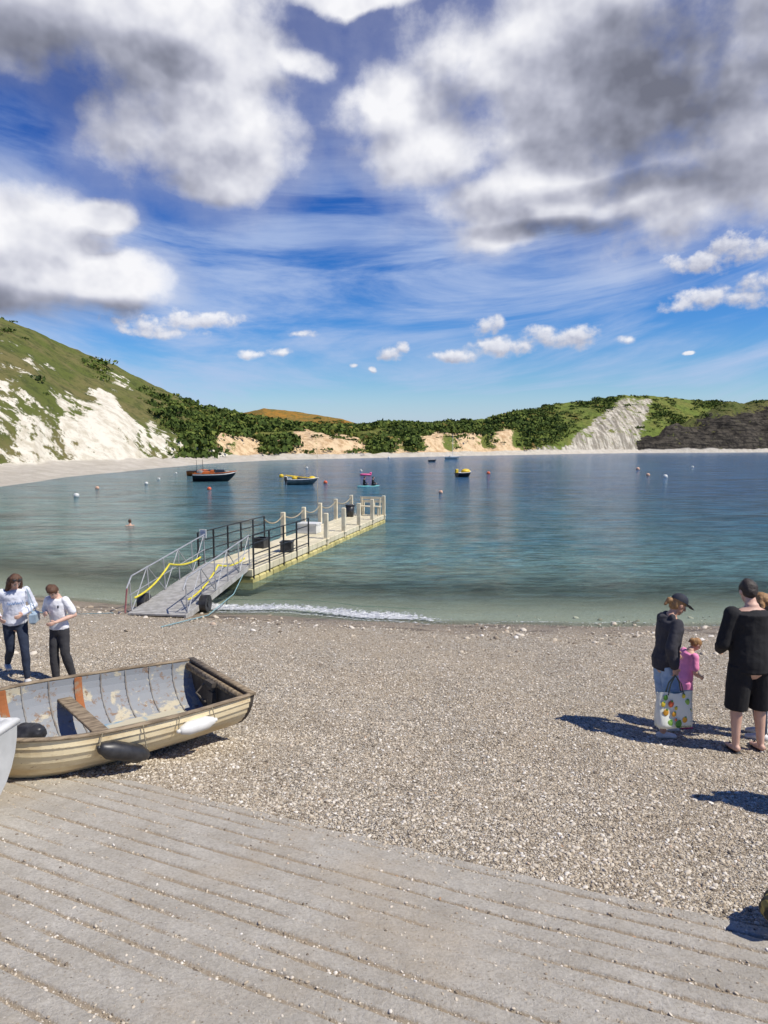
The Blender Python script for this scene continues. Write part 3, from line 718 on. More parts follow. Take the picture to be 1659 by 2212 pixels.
obj('ramp',g,M('grating',(.46,.45,.42),(.32,.31,.28),.6,6,.2),gw)
for sx in(-1,1):
    g=G();x=sx*GW/2
    n=5
    for i in range(n+1):
        y=.15+(GL-.3)*i/n;g.tube([(x,y,0),(x,y,HR_ if i else .7)],[.016,.016],8)
        if i<n:
            y2=.15+(GL-.3)*(i+1)/n;g.tube([(x,y,.02),(x,y2,HR_)] if i%2==0 else [(x,y,HR_),(x,y2,.02)],[.012,.012],8)
    g.tube([(x,0,.62),(x,.25,HR_-.02),(x,GL-.1,HR_+.02)],[.019]*3,8);g.tube([(x,.1,.42),(x,GL-.1,.44)],[.012]*2,8)
    obj('handrail',g,steel,gw)
for sx in(-1,1):
    q=G();q.tube([(sx*.78-.09,.95,.0),(sx*.78+.09,.95,.0)],[.21,.21],18,ref=(0,0,1),flat=True);q.tube([(sx*.78-.11,.95,.0),(sx*.78+.11,.95,.0)],[.10,.10],14,ref=(0,0,1),flat=True)
    obj('wheel',q,blackp,gw,False)
tape=M('yellow_tape',(.80,.68,.05),None,.5,5)
for sx in(-1,1):
    rope((sx*.66,.3,.3),(sx*.66,2.2,.62),.12,.024,gw,tape);rope((sx*.66,2.2,.62),(sx*.66,4.2,.30),.10,.024,gw,tape)
o=rope((-.70,.05,.6),(-.82,.1,.0),-.02,.02,gw,M('pink_rope',(.5,.2,.2),None,.8,20))
bpy.context.view_layer.update()
def onpier(x,y,z=0):return pier.matrix_basis@Vector((x,y,TOP+z))
def put(name,label,cat,x,y,rz=0,z=0,group=None):return thing(name,label,cat,onpier(x,y,z),ua+rz,group)
def crate(e,w_,d_,h,mt):
    q=G();k=.025
    q.box((0,0,k/2),(w_,d_,k));q.box((-w_/2+k/2,0,h/2),(k,d_,h));q.box((w_/2-k/2,0,h/2),(k,d_,h));q.box((0,-d_/2+k/2,h/2+.001),(w_-2*k,k,h));q.box((0,d_/2-k/2,h/2+.001),(w_-2*k,k,h))
    obj('body',q,mt,e);r=G()
    for sx,sy,a,b_ in((0,-1,w_+.04,.05),(0,1,w_+.04,.05),(1,0,.05,d_-.05),(-1,0,.05,d_-.05)):r.box((sx*w_/2,sy*d_/2,h),(a,b_,.035))
    obj('rim',r,mt,e)
e=put('crate','black plastic crate on the pontoon deck','crate',.62,3.3,.2,group='black crates on the pontoon');crate(e,.38,.42,.34,blackp)
e=put('crate','black plastic crate on the pontoon deck','crate',-.58,3.9,-.1,group='black crates on the pontoon');crate(e,.40,.42,.34,blackp)
e=put('storage_box','large white plastic storage box on the pontoon','box',-.35,8.0,0);crate(e,.8,.6,.36,white)
obj('lid',G().box((0,0,.40),(.82,.62,.04),bev=.015),white,e)
e=put('dustbin','black round dustbin near the pier end','bin',-.55,14.2)
q=G().tube([(0,0,0),(0,0,.56)],[.17,.22],18,flat=True);obj('body',q,blackp,e,True);obj('rim',G().tube([(0,0,.54),(0,0,.60)],[.24,.24],18,flat=True),blackp,e)
e=put('bench','pale wooden bench at the end of the pontoon','bench',.25,14.9)
q=G()
for k in range(3):q.box((0,-.16+k*.15,.47),(1.15,.13,.035))
obj('seat',q,postm,e);q=G()
for k in range(2):q.box((0,.30,.70+k*.17),(1.15,.03,.13))
obj('backrest',q,postm,e)
for sx in(-.48,.48):
    obj('leg',G().box((sx,-.15,.225),(.07,.07,.45)).box((sx,.24,.44),(.07,.07,.88)),postm,e)
e=put('sign','small white notice on the pier railing','sign',-.72,.12,0)
obj('board',G().box((0,0,.98),(.22,.02,.26),bev=.004),white,e);q=G()
for k in range(4):q.box((0,-.0125,1.06-k*.045),(.15,.004,.016))
obj('print',q,M('blue_print',(.05,.12,.35),None,.6),e);obj('post',G().tube([(0,.03,0),(0,.03,1.02)],[.015,.015],8),blk,e)
e=put('fishing_rod','thin tall pole leaning from the pontoon edge','pole',-.95,10.7)
obj('pole',G().tube([(0,0,0),(-.28,.7,1.9),(-.5,1.3,3.5)],[.014,.011,.006],8),ropem,e)
q=G().tube([(-4.05,19.7,.4),(-3.9,17.4,.18),(-4.1,15.6,G1(-4.1,15.6)+.03),(-4.6,13.8,G1(-4.6,13.8)+.03)],[.012]*4,6)
obj('mooring_line',q,blueline,label='pale mooring line running from pontoon to shingle',cat='rope')
q=G().tube([(-6.2,15.3,G1(-6.2,15.3)+.05),(-7.4,15.1,G1(-7.4,15.1)+.03),(-9.0,15.9,G1(-9,15.9)+.02)],[.012]*3,6)
obj('mooring_line',q,blueline,label='pale blue line lying across the shingle',cat='rope')
# ---------- moored boats ----------
def small_boat(name,label,px,py,L,B,H,rz,mo,mi_,extra=None,strip=None):
    x,y=on_level(px,py);e=thing(name,label,'boat',(x,y,-.10),rz)
    g,pt,sh,wf=hullgeo(L,B,H,.75,.3,3,.01,.03,18);Tm=Matrix.Translation((-L/2,0,0));g.v=[tuple(Tm@Vector(p)) for p in g.v]
    obj('hull',g,[mo,mi_],e,True)
    tr=transomgeo(pt,0,.04);tr.v=[(p[0]-L/2,p[1],p[2]) for p in tr.v];obj('transom',tr,mo,e)
    q=G()
    for sg in(1,-1):q.tube([Vector(pt(i/20,sg))+Vector((-L/2,0,.01)) for i in range(21)],[(.05,.035)]*21,6,ref=(0,1,0))
    obj('gunwale',q,strip or mo,e,True)
    for s in(.3,.55):
        obj('seat',G().box((L*s-L/2,0,sh(s)*.72),(.22,pt(s,.8)[1]*1.9,.04)),strip or mi_,e)
    return e
navy=M('dark_blue_paint',(.02,.03,.055),(.03,.035,.04),.4,3);orange=M('orange_paint',(.65,.16,.03),None,.5,3);yellow=M('yellow_paint',(.85,.58,.03),None,.45,3)
grey=M('grey_paint',(.25,.25,.24),None,.6,3);pink=M('pink_plastic',(.85,.12,.32),None,.4,3)
e=small_boat('fishing_boat','black hulled open fishing boat with mast and orange trim',465,1040,4.4,1.8,.95,.15,navy,grey,strip=orange)
obj('mast',G().tube([(-1.2,0,.4),(-1.25,0,2.4)],[.04,.02],8),blk,e);q=G().box((.5,0,1.0),(.9,.9,.7),bev=.06);obj('engine_cover',q,navy,e)
q=G().box((-.9,0,.9),(.7,.8,.5),bev=.04).box((-.3,.1,1.1),(.35,.3,.4),bev=.03);obj('gear_box',q,orange,e);obj('gear_heap',G().ell((-1.5,0,1.0),(.4,.4,.3)).ell((1.2,0,1.0),(.3,.3,.25)),grey,e,remesh=.05,disp=.15)
obj('stripe',G().tube([Vector(hull_fn(4.4,1.8,.95,.75,.3)[0](i/20,-.9,.03))+Vector((-2.2,0,0)) for i in range(21)],[(.02,.05)]*21,6,ref=(0,1,0)),white,e)
e=small_boat('fishing_boat','small dark boat with orange cover moored behind another',436,1028,3.4,1.4,.7,.1,orange,grey,strip=navy)
obj('mast',G().tube([(-.6,0,.3),(-.6,0,2.0)],[.03,.02],8),blk,e);obj('cover',G().ell((.2,0,.62),(.9,.5,.28)),orange,e,True)
e=small_boat('rowing_boat','grey open boat with yellow oars moored on the water',654,1047,3.0,1.35,.62,.25,grey,grey,strip=white)
for y in(-.3,.3):obj('oar',G().tube([(-1.5,y*2.6,1.0),(.9,y,.74)],[.04,.04],8).box((-1.6,y*2.65,1.0),(.35,.18,.03)),yellow,e)
obj('gear_heap',G().ell((-.2,0,.65),(.5,.38,.32)).box((.5,0,.68),(.4,.5,.36),bev=.05),navy,e,False,remesh=.04,disp=.12)
obj('cover',G().ell((.9,0,.70),(.38,.38,.24)).ell((-.8,-.1,.75),(.28,.3,.22)),yellow,e,True,remesh=.04)
obj('outboard_motor',G().box((-1.65,0,.7),(.25,.26,.4),bev=.05).tube([(-1.65,0,.1),(-1.65,0,.6)],[.05,.06],8),blackp,e)
obj('mast',G().tube([(.2,0,.3),(.25,0,2.0)],[.02,.012],8),ropem,e)
e=small_boat('motor_boat','small black and white boat with a yellow cover',1002,1030,1.95,1.2,.6,.45,navy,white,strip=white)
obj('cover',G().ell((.25,0,.72),(.6,.45,.34)),yellow,e,True);obj('outboard_motor',G().box((-1.0,0,.8),(.3,.3,.5),bev=.06),yellow,e)
def yacht(label,px,py,L,mast,hm):
    x,y=on_level(px,py);e=thing('sailing_yacht',label,'boat',(x,y,-.1),.3)
    g,pt,sh,wf=hullgeo(L,L*.3,L*.17,.6,.2,2,.0,.03,14);g.v=[(p[0]-L/2,p[1],p[2]) for p in g.v];obj('hull',g,[hm,hm],e,True)
    obj('deck',G().box((-.1,0,L*.15),(L*.62,L*.24,.05),bev=.02),hm,e);obj('cabin',G().box((.0,0,L*.2),(L*.33,L*.17,L*.08),bev=.04),hm,e)
    obj('mast',G().tube([(.1,0,L*.15),(.1,0,mast)],[.06,.04],8),white,e);obj('boom',G().tube([(.1,0,L*.3),(-L*.42,0,L*.29)],[.06,.05],8),hm,e)
yacht('white sailing yacht at anchor with bare mast',977,992,4.0,6.0,white)
e=small_boat('motor_boat','small dark tender moored near the far shore',934,997,1.7,.8,.4,.2,navy,grey)
def buoy(px,py,r,mt,lab,grp='mooring buoys on the water'):
    x,y=on_level(px,py);e=thing('mooring_buoy',lab,'buoy',(x,y,r*.45),0,grp)
    obj('float',G().ell((0,0,0),(r,r,r*.95)),mt,e,True);obj('ring',G().tube([(0,0,r*.9),(0,0,r*1.25)],[r*.16,r*.12],8),blk,e)
BM=[(white,'round white mooring buoy floating on the cove'),(M('orange_buoy',(.85,.16,.06),None,.5,3),'round orange mooring buoy floating on the cove'),(yellow,'large yellow mooring buoy floating on the cove'),(M('faded_buoy',(.80,.48,.33),None,.5,3),'faded orange and white buoy floating on the cove')]
for px,py,r,k in((165,1073,.20,0),(210,1056,.17,3),(316,1046,.18,0),(343,1036,.16,0),(380,1023,.15,0),(452,1058,.18,1),(608,1031,.28,2),(617,1034,.22,0),(703,1044,.20,1),(780,1018,.18,0),(952,1065,.16,3),(1055,1024,.24,1),(1378,1015,.28,3),(1400,1028,.24,3),(1437,1032,.28,0),(1496,1010,.2,0),(663,1012,.2,0),(840,990,.35,0)):
    buoy(px,py,r,*BM[k])
# ---------- people ----------
skinm=M('skin',(.56,.33,.23),(.50,.28,.19),.55,8);skin2=M('skin_fair',(.64,.41,.31),(.58,.35,.26),.55,8)
eyew=M('eye_white',(.75,.75,.73),None,.3);eyed=M('iris',(.03,.02,.015),None,.2);lipm=M('lips',(.42,.14,.12),None,.5)
def cloth(n,c,c2=None):return M(n,c,c2 or tuple(x*.8 for x in c),.9,7,.25,bd=.012)
BASE=dict(el_r=(.25,-.02,1.14),wr_r=(.26,.05,.89),el_l=(-.25,-.02,1.14),wr_l=(-.26,.05,.89),
 kn_r=(.10,.03,.50),an_r=(.10,-.02,.08),kn_l=(-.10,.03,.50),an_l=(-.10,-.02,.08))
def person(label,x,y,rz,H,pose,skin,top,topm,bot,botm,shoem,hairm,hair='short',lean=0,hp=15,hy=0,wide=1.0,sleeve='long',leg='long',shoe='shoe',z=None,group=None,curl=.5,vox=.009,folds=1.0):
    S=H/1.75;J=dict(BASE);J.update(pose)
    e=thing('person',label,'person',(x,y,(G1(x,y) if z is None else z)),rz,group)
    def V(p):return Vector(p)*S
    Rl=Matrix.Rotation(math.radians(-lean),3,'X')
    def tr(p):p=Vector(p);q=p-Vector((0,0,.95));return (Rl@q+Vector((0,0,.95)))*S
    W=wide
    tor=[((0,0,.86),.13*W,.095*W),((0,0,.95),.155*W,.115*W),((0,.005,1.08),.130*W,.095*W),((0,.01,1.22),.140*W,.10*W),((0,0,1.34),.165*W,.105*W),((0,-.01,1.42),.150*W,.085*W),((0,-.01,1.475),.07,.06)]
    b=G();b.tube([tr(p) for p,_,_ in tor],[(a*S,c*S) for _,a,c in tor],18)
    sh_={1:tr((.175*W,-.01,1.405)),-1:tr((-.175*W,-.01,1.405))}
    nk=tr((0,-.005,1.46));hd=Matrix.Translation(tr((0,.005,1.50)))@Matrix.Rotation(math.radians(hy),4,'Z')@Matrix.Rotation(math.radians(-hp-lean*.6),4,'X')
    b.tube([nk,hd@Vector((0,0,.07*S))],[.055*S*W**.5,.05*S],12)
    HM_=hd@Matrix.Translation((0,.015*S,.125*S))@Matrix.Scale(S,4)
    b.ell((0,-.008,.018),(.074,.092,.092),HM_);b.ell((0,.02,-.045),(.055,.068,.062),HM_);b.ell((0,.05,-.085),(.028,.028,.022),HM_)
    b.tube([HM_@Vector((0,.082,.02)),HM_@Vector((0,.103,-.022))],[.009*S,.015*S],8)
    for q in(-1,1):b.ell((q*.077,-.005,-.005),(.010,.02,.03),HM_)
    hands={}
    for q,k in((1,'r'),(-1,'l')):
        el,wr=V(J['el_'+k]),V(J['wr_'+k]);s0=sh_[q]
        b.tube([s0,s0.lerp(el,.5),el],[.052*S*W**.5,.046*S,.040*S],12);b.tube([el,el.lerp(wr,.35),wr],[.040*S,.038*S,.026*S],12)
        fd=(wr-el).normalized();pn=Vector((-q,0,0))
        pn=(pn-fd*pn.dot(fd)).normalized() if abs(fd.x)<.9 else Vector((0,0,-1))
        sd_=fd.cross(pn).normalized()*( 1 if fd.cross(pn).dot(Vector((0,1,0)))>0 else -1)
        pe=wr+fd*.085*S;b.tube([wr,wr+fd*.04*S,pe],[(.024*S,.016*S),(.036*S,.015*S),(.038*S,.012*S)],12,ref=sd_)
        for i,ln in enumerate((.068,.076,.070,.055)):
            r0=pe+sd_*(.028-.0187*i)*S-fd*.006*S
            a=fd*(1-curl*.45)+pn*curl*.55;a.normalize();c=fd*(1-curl)+pn*curl*1.2;c.normalize()
            p1=r0+a*ln*.5*S;p2=p1+c*ln*.5*S;b.tube([r0,p1,p2],[.0095*S,.0088*S,.0075*S],8)
        t0=wr+fd*.02*S+sd_*.026*S;p1=t0+(fd*.6+sd_*.8).normalized()*.035*S;p2=p1+(fd*.9+pn*.4).normalized()*.03*S
        b.tube([t0,p1,p2],[.012*S,.0105*S,.009*S],8);hands[k]=pe
        hp_=tr((q*.085*W,0,.90));kn,an=V(J['kn_'+k]),V(J['an_'+k])
        b.tube([hp_,hp_.lerp(kn,.5),kn],[.085*S*W,.070*S*W,.052*S],14);b.tube([kn,kn.lerp(an,.3),kn.lerp(an,.6),an],[.050*S,.056*S,.045*S,.034*S],12)
        ft=J.get('ft_'+k,(0,1,0));fv=Vector(ft).normalized()
        b.tube([an+Vector((0,0,-.03*S))-fv*.03*S,an+Vector((0,0,-.045*S))+fv*.06*S,an+Vector((0,0,-.055*S))+fv*.14*S],[(.032*S,.032*S),(.038*S,.028*S),(.034*S,.018*S)],12)
        if shoe=='shoe':
            s_=G();s_.tube([an+Vector((0,0,-.032*S))-fv*.035*S,an+Vector((0,0,-.036*S))+fv*.06*S,an+Vector((0,0,-.05*S))+fv*.15*S],[(.042*S,.044*S),(.048*S,.040*S),(.043*S,.027*S)],14)
            obj('shoe',s_,shoem,e,True)
        elif shoe=='sandal':
            s_=G();s_.tube([an+Vector((0,0,-.073*S))-fv*.05*S,an+Vector((0,0,-.073*S))+fv*.06*S,an+Vector((0,0,-.073*S))+fv*.16*S],[(.04*S,.008*S),(.046*S,.008*S),(.044*S,.008*S)],14)
            s_.tube([an+Vector((-.04*S,0,-.07*S))+fv*.08*S,an+Vector((0,0,-.015*S))+fv*.10*S,an+Vector((.04*S,0,-.07*S))+fv*.08*S],[.01*S]*3,6);obj('sandal',s_,shoem,e,True)
    obj('body',b,skin,e,True,remesh=vox*.75,sm=3)
    if top:
        c=G();ext=.020 if top!='hoodie' else .034
        tt=[(p,a+ext,cc_+ext) for p,a,cc_ in tor[1 if top=='shirt' else 0:6]]
        if top=='loose':tt=[(p,max(a,.17*W),max(c_,.125*W)) for p,a,c_ in tt]
        tt=[((0,0,tt[0][0][2]-.03),tt[0][1],tt[0][2])]+tt
        tt.append(((0,-.01,1.455),.085,.075))
        c.tube([tr(p) for p,_,_ in tt],[(a*S,d_*S) for _,a,d_ in tt],20,flat=True)
        if top=='hoodie':
            c.tube([tr((-.07,-.03,1.47)),tr((0,-.10,1.43)),tr((.07,-.03,1.47))],[(.05*S,.045*S),(.075*S,.06*S),(.05*S,.045*S)],12)
            c.tube([tr((0,0,.90)),tr((0,0,.95))],[((.155*W+.02)*S,(.115*W+.02)*S)]*2,18,flat=True)
        for q,k in((1,'r'),(-1,'l')):
            el,wr=V(J['el_'+k]),V(J['wr_'+k]);s0=sh_[q]+Vector((-q*.01*S,0,.0))
            e2=.014 if top not in('hoodie','loose') else .022
            if sleeve=='long':
                c.tube([s0,s0.lerp(el,.5),el],[(.052*W**.5+e2)*S,(.048+e2)*S,(.044+e2)*S],12);c.tube([el,el.lerp(wr,.5),el.lerp(wr,.93)],[(.044+e2)*S,(.040+e2)*S,(.030+e2)*S],12)
            else:c.tube([s0,s0.lerp(el,.35),s0.lerp(el,.72)],[(.056+e2)*S,(.056+e2)*S,(.058+e2)*S],14,flat=False)
        obj('top' if top!='hoodie' else 'hoodie',c,topm,e,True,remesh=vox,sm=4,disp=.022*S*folds)
    if bot:
        c=G();ex=.012
        c.tube([tr((0,0,.82)),tr((0,0,.90)),tr((0,0,.98)),tr((0,0,1.02))],[((.13*W+ex)*S,(.10*W+ex)*S),((.158*W+ex)*S,(.115*W+ex)*S),((.15*W+ex)*S,(.108*W+ex)*S),((.138*W+ex)*S,(.1*W+ex)*S)],20,flat=True)
        k2={'tight':.006,'long':.020,'shorts':.022,'brief':.02}[leg]
        for q,k in((1,'r'),(-1,'l')):
            hp_=tr((q*.085*W,0,.90));kn,an=V(J['kn_'+k]),V(J['an_'+k])
            if leg in('tight','long'):
                c.tube([hp_,hp_.lerp(kn,.5),kn],[(.085*W+k2*.6)*S,(.072*W+k2)*S,(.054+k2)*S],14)
                c.tube([kn,kn.lerp(an,.35),kn.lerp(an,.92)],[(.054+k2)*S,(.056+k2)*S,(.040+k2*1.1)*S],14)
            elif leg=='shorts':
                c.tube([hp_,hp_.lerp(kn,.5),hp_.lerp(kn,1.12)],[(.085*W+k2*.5)*S,(.078*W+k2)*S,(.072*W+k2)*S],16,flat=True)
            else:c.tube([hp_,hp_.lerp(kn,.38)],[(.085*W+k2*.8)*S,(.085*W+k2)*S],16,flat=True)
        obj('trousers' if leg in('tight','long') else 'shorts',c,botm,e,True,remesh=vox,sm=4,disp=.016*S*folds)
    h=G()
    if hair!='none':
        h.ell((0,-.020,.034),(.083,.094,.092),HM_);h.ell((0,-.045,-.01),(.072,.065,.075),HM_)
        if hair=='boy':
            h.ell((0,.03,.075),(.07,.07,.045),HM_);h.ell((.03,-.02,.06),(.07,.08,.07),HM_)
        if hair=='long':
            for q in(-1,1):h.tube([HM_@Vector((q*.06,-.01,.06)),HM_@Vector((q*.082,-.01,-.05)),HM_@Vector((q*.088,.02,-.16)),HM_@Vector((q*.08,.03,-.24))],[.03*S,.035*S,.032*S,.015*S],10)
            h.tube([HM_@Vector((0,-.08,.0)),HM_@Vector((0,-.10,-.15)),HM_@Vector((0,-.09,-.27))],[(.08*S,.04*S),(.085*S,.04*S),(.05*S,.02*S)],12)
        if hair=='bun':
            h.tube([HM_@Vector((0,-.09,.02)),HM_@Vector((0,-.135,.0)),HM_@Vector((0,-.15,-.06))],[.03*S,.038*S,.02*S],10)
            h.ell((0,-.125,.01),(.04,.04,.04),HM_)
        obj('hair',h,hairm,e,True,remesh=.009,sm=2,disp=.03*S)
    for q in(-1,1):
        w_=G();w_.ell((q*.030,.074,.008),(.014,.011,.008),HM_,mi=0);w_.ell((q*.030,.0815,.007),(.0065,.005,.0065),HM_,mi=1)
        w_.ell((q*.031,.083,.027),(.018,.006,.004),HM_,mi=1);obj('eye',w_,[eyew,eyed],e,True)
    obj('mouth',G().ell((0,.082,-.052),(.022,.007,.006),HM_),lipm,e,True)
    return e,HM_,hands,tr,S
brown=M('brown_hair',(.13,.06,.028),(.06,.028,.015),.6,30,.5,stretch=(3,3,.5));blond=M('blond_hair',(.42,.24,.10),(.25,.13,.05),.6,30,.5,stretch=(3,3,.5));dkh=M('dark_hair',(.035,.025,.02),(.02,.014,.01),.6,30,.5)
whitec=cloth('white_cotton',(.78,.79,.82));palec=cloth('pale_sweatshirt',(.68,.71,.79));blackc=cloth('black_cotton',(.012,.012,.014));navyc=cloth('navy_leggings',(.018,.028,.055));charc=cloth('charcoal_trousers',(.04,.04,.045))
darkh=cloth('dark_hoodie',(.04,.04,.05));denim=cloth('blue_denim',(.18,.29,.46),(.32,.44,.60));pinkc=cloth('pink_cotton',(.92,.30,.55));shw=M('white_shoe',(.72,.72,.70),None,.5);shg=M('grey_shoe',(.25,.25,.24),None,.6)
r_=math.radians
x,y=-4.70,9.66
e,HM1,_,_,_=person('person in white polo shirt and dark trousers looking at their hands',x,y,r_(172),1.50,
 dict(el_r=(.26,-.02,1.15),wr_r=(.10,.22,1.22),el_l=(-.27,-.03,1.15),wr_l=(-.09,.22,1.08),kn_r=(.08,.06,.50),an_r=(.07,.05,.08),kn_l=(-.11,.04,.50),an_l=(-.15,-.08,.08)),
 skin2,'shirt',whitec,True,charc,shg,brown,'boy',5,40,hy=10,wide=.92,sleeve='short')
obj('crest',G().box((-.075*.87,.117,1.30*.87),(.035,.008,.04),bev=.003),navyc,e,label='small dark embroidered crest on the polo')
x,y=-5.26,9.52
e,HM2,_,tr2,S2=person('person in pale sweatshirt and navy leggings stepping forward',x,y,r_(215),1.63,
 dict(el_r=(.27,-.06,1.16),wr_r=(.22,.18,1.06),el_l=(-.27,.0,1.15),wr_l=(-.08,.22,1.08),kn_r=(.08,-.02,.50),an_r=(.10,-.34,.20),kn_l=(-.09,.22,.52),an_l=(-.10,.24,.08)),
 skin2,'sweat',palec,True,navyc,shw,brown,'long',7,38,hy=10,leg='tight')
q=G()
for k in range(7):
    xx=-.10+.033*k
    q.tube([tr2((xx-.014,.128,1.245+(.008 if k%2 else 0))),tr2((xx,.132,1.285+(.012 if k%3==0 else -.006))),tr2((xx+.012,.130,1.25))],[.0045]*3,6)
obj('lettering',q,M('blue_print_cloth',(.12,.30,.62),None,.7),e,label='pale blue scripted lettering across the chest')
q=G()
for s_ in(-1,1):q.ell((s_*.035,.055,.098),(.03,.012,.02),HM2)
q.tube([HM2@Vector((-.07,.03,.09)),HM2@Vector((0,.075,.10)),HM2@Vector((.07,.03,.09))],[.005]*3,6);obj('sunglasses',q,blackp,e,True)
pbl=M('pale_blue_leather',(.38,.50,.60),None,.5)
hb=thing('handbag','small pale blue shoulder bag worn at the hip','bag',(-4.98,9.52,G1(-5.0,9.4)+.93),.2)
obj('body',G().box((0,0,0),(.09,.20,.17),bev=.03),pbl,hb);obj('strap',G().tube([(0,-.08,.08),(-.08,-.0,.42),(0,.08,.08)],[.007]*3,6),pbl,hb)
# cap woman
x,y=3.22,7.60
e,HM3,hd3,tr3,S3=person('person in dark hoodie, denim and cap holding a patterned bag',x,y,r_(-84),1.68,
 dict(el_r=(.24,-.07,1.16),wr_r=(.25,-.02,.93),el_l=(-.22,.05,1.15),wr_l=(-.18,.20,.98),kn_r=(.09,.05,.52),an_r=(.09,-.05,.08),kn_l=(-.09,.05,.50),an_l=(-.10,.09,.08)),
 skinm,'hoodie',darkh,True,denim,shw,blond,'bun',6,24,leg='shorts',curl=.9)
q=G();v=[];f=[];nn=18
for i in range(7):
    p=math.pi/2*i/6.0
    for j in range(nn):
        w_=2*math.pi*j/nn;v.append(HM3@Vector((.090*math.cos(p)*math.cos(w_),-.012+.104*math.cos(p)*math.sin(w_),.050+.092*math.sin(p))))
for i in range(6):
    for j in range(nn):k=(j+1)%nn;f.append((i*nn+j,i*nn+k,i*nn+nn+k,i*nn+nn+j))
q.add(v,f)
q.tube([HM3@Vector((0,.06,.056)),HM3@Vector((0,.11,.050)),HM3@Vector((0,.175,.030))],[(.078*S3,.006*S3),(.082*S3,.006*S3),(.058*S3,.005*S3)],16)
obj('cap',q,M('navy_cap',(.02,.024,.04),None,.8,8),e,True)
hw=(Matrix.Translation((x,y,G1(x,y)))@Matrix.Rotation(r_(-84),4,'Z'))@hd3['r']
bag=thing('shopping_bag','white reusable shopping bag printed with colourful fruit','bag',(hw.x-.03,hw.y-.05,hw.z-.57),r_(6))
bw,bh,bd=.39,.39,.14
bagm=M('bag_white',(.78,.80,.72),(.68,.72,.62),.5,3,.2)
v=[];n_=9
for i in range(n_+1):
    for sgn in(-1,1):
        for j in range(n_+1):
            a=i/n_;b_=j/n_;xx=(b_-.5)*bw*(1+.06*a);dd=bd/2*(1-.65*a)*(1-.35*(2*b_-1)**4)+.010*math.sin(7*b_+5*a)
            v.append((xx,sgn*dd,a*bh+.012*math.sin(9*b_)*a))
f=[];row=2*(n_+1)
for i in range(n_):
    for s_ in(0,1):
        for j in range(n_):
            p=i*row+s_*(n_+1)+j;fc=(p,p+1,p+row+1,p+row);f.append(fc if s_==0 else fc[::-1])
    f.append((i*row,i*row+row,i*row+row+n_+1,i*row+n_+1));p=i*row+n_;f.append((p,p+n_+1,p+row+n_+1,p+row))
for j in range(n_):f.append((j,j+n_+1,j+n_+2,j+1))
obj('body',G().add(v,f),bagm,bag,True)
cols=[(.85,.42,.04),(.80,.62,.05),(.10,.32,.04),(.75,.14,.05),(.30,.55,.10)]
fm=[M('fruit_ink',c,tuple(k*.7 for k in c),.6,14) for c in cols]
fr=[(-.15,.08,.04,2),(-.07,.06,.045,4),(.02,.05,.05,2),(.10,.09,.04,0),(.16,.17,.04,1),(.07,.18,.05,1),(-.03,.16,.035,0),(-.12,.18,.045,0),(-.15,.27,.035,1),(-.06,.27,.045,3),(.04,.29,.045,0),(.13,.28,.04,4),(-.01,.10,.02,3),(.16,.05,.025,2),(-.16,.13,.02,4),(.0,.22,.025,1),(-.12,.34,.035,2),(.09,.35,.03,1),(-.01,.35,.03,0)]
for a,z_,r,mi in fr:
    aa_=z_/bh;bb_=a/bw+.5;dd=bd/2*(1-.65*aa_)*(1-.35*(2*bb_-1)**4)-.010*math.sin(7*bb_+5*aa_)+.004
    g=G();g.ell((a,-dd,z_),(r*.72,.006,r*.88),None,12,7,0);g.ell((a+r*.2,-dd-.002,z_+r*.70),(r*.3,.005,r*.3),None,8,5,1)
    obj('fruit_print',g,[fm[mi],fm[2]],bag,True)
hwm=M('handle_web',(.10,.12,.08),None,.7)
for yy in(-.03,.03):
    obj('handle',G().tube([(-.09,yy,bh-.02),(-.06,yy*.7,bh+.10),(0,0,bh+.19),(.06,yy*.7,bh+.10),(.09,yy,bh-.02)],[(.014,.004)]*5,8,ref=(0,1,0)),hwm,bag)
cu=bpy.data.curves.new('lettering','FONT');cu.body='morrisons';cu.size=.042;cu.extrude=.001
to=bpy.data.objects.new('tmp',cu);sc.collection.objects.link(to);bpy.context.view_layer.update()
me=bpy.data.meshes.new_from_object(to.evaluated_get(bpy.context.evaluated_depsgraph_get()));bpy.data.objects.remove(to)
me.materials.append(M('dark_green_print',(.02,.08,.03),None,.6));o=bpy.data.objects.new('lettering',me);sc.collection.objects.link(o);o.parent=bag;o.location=(-.01,-.088,.012);o.rotation_euler=(r_(84),0,0)
# child
x,y=3.56,7.86
e,HMc,hdc,_,_=person('child in pink clothes and pink clogs looking down',x,y,r_(-84),1.12,
 dict(el_r=(.22,.08,1.12),wr_r=(.14,.24,1.0),el_l=(-.22,.08,1.12),wr_l=(-.12,.24,1.0)),skin2,'sweat',pinkc,True,pinkc,M('pink_clog',(.85,.10,.25),None,.5),blond,'bun',12,34,wide=1.1,sleeve='short',leg='brief',vox=.008)
# man
x,y=3.92,7.10
person('person in black sweatshirt and black shorts standing with back turned',x,y,r_(4),1.88,
 dict(el_r=(.285,.02,1.11),wr_r=(.20,.24,.98),el_l=(-.285,.02,1.11),wr_l=(-.18,.24,.98),kn_r=(.13,.02,.49),an_r=(.14,-.02,.08),kn_l=(-.11,.02,.49),an_l=(-.12,-.02,.08)),
 skin2,'loose',blackc,True,blackc,blackp,dkh,'short',4,22,wide=1.22,leg='shorts',shoe='sandal',folds=.5)
x,y=4.32,7.55
person('person with blond hair and dark jacket standing in a group',x,y,r_(60),1.70,{},skin2,'hoodie',darkh,True,navyc,shw,blond,'long',2,12,vox=.012)
x,y=4.02,5.15
person('person in dark clothes standing on the shingle',x,y,r_(90),1.75,{},skin2,'hoodie',darkh,True,navyc,shw,brown,'short',2,5,vox=.012)
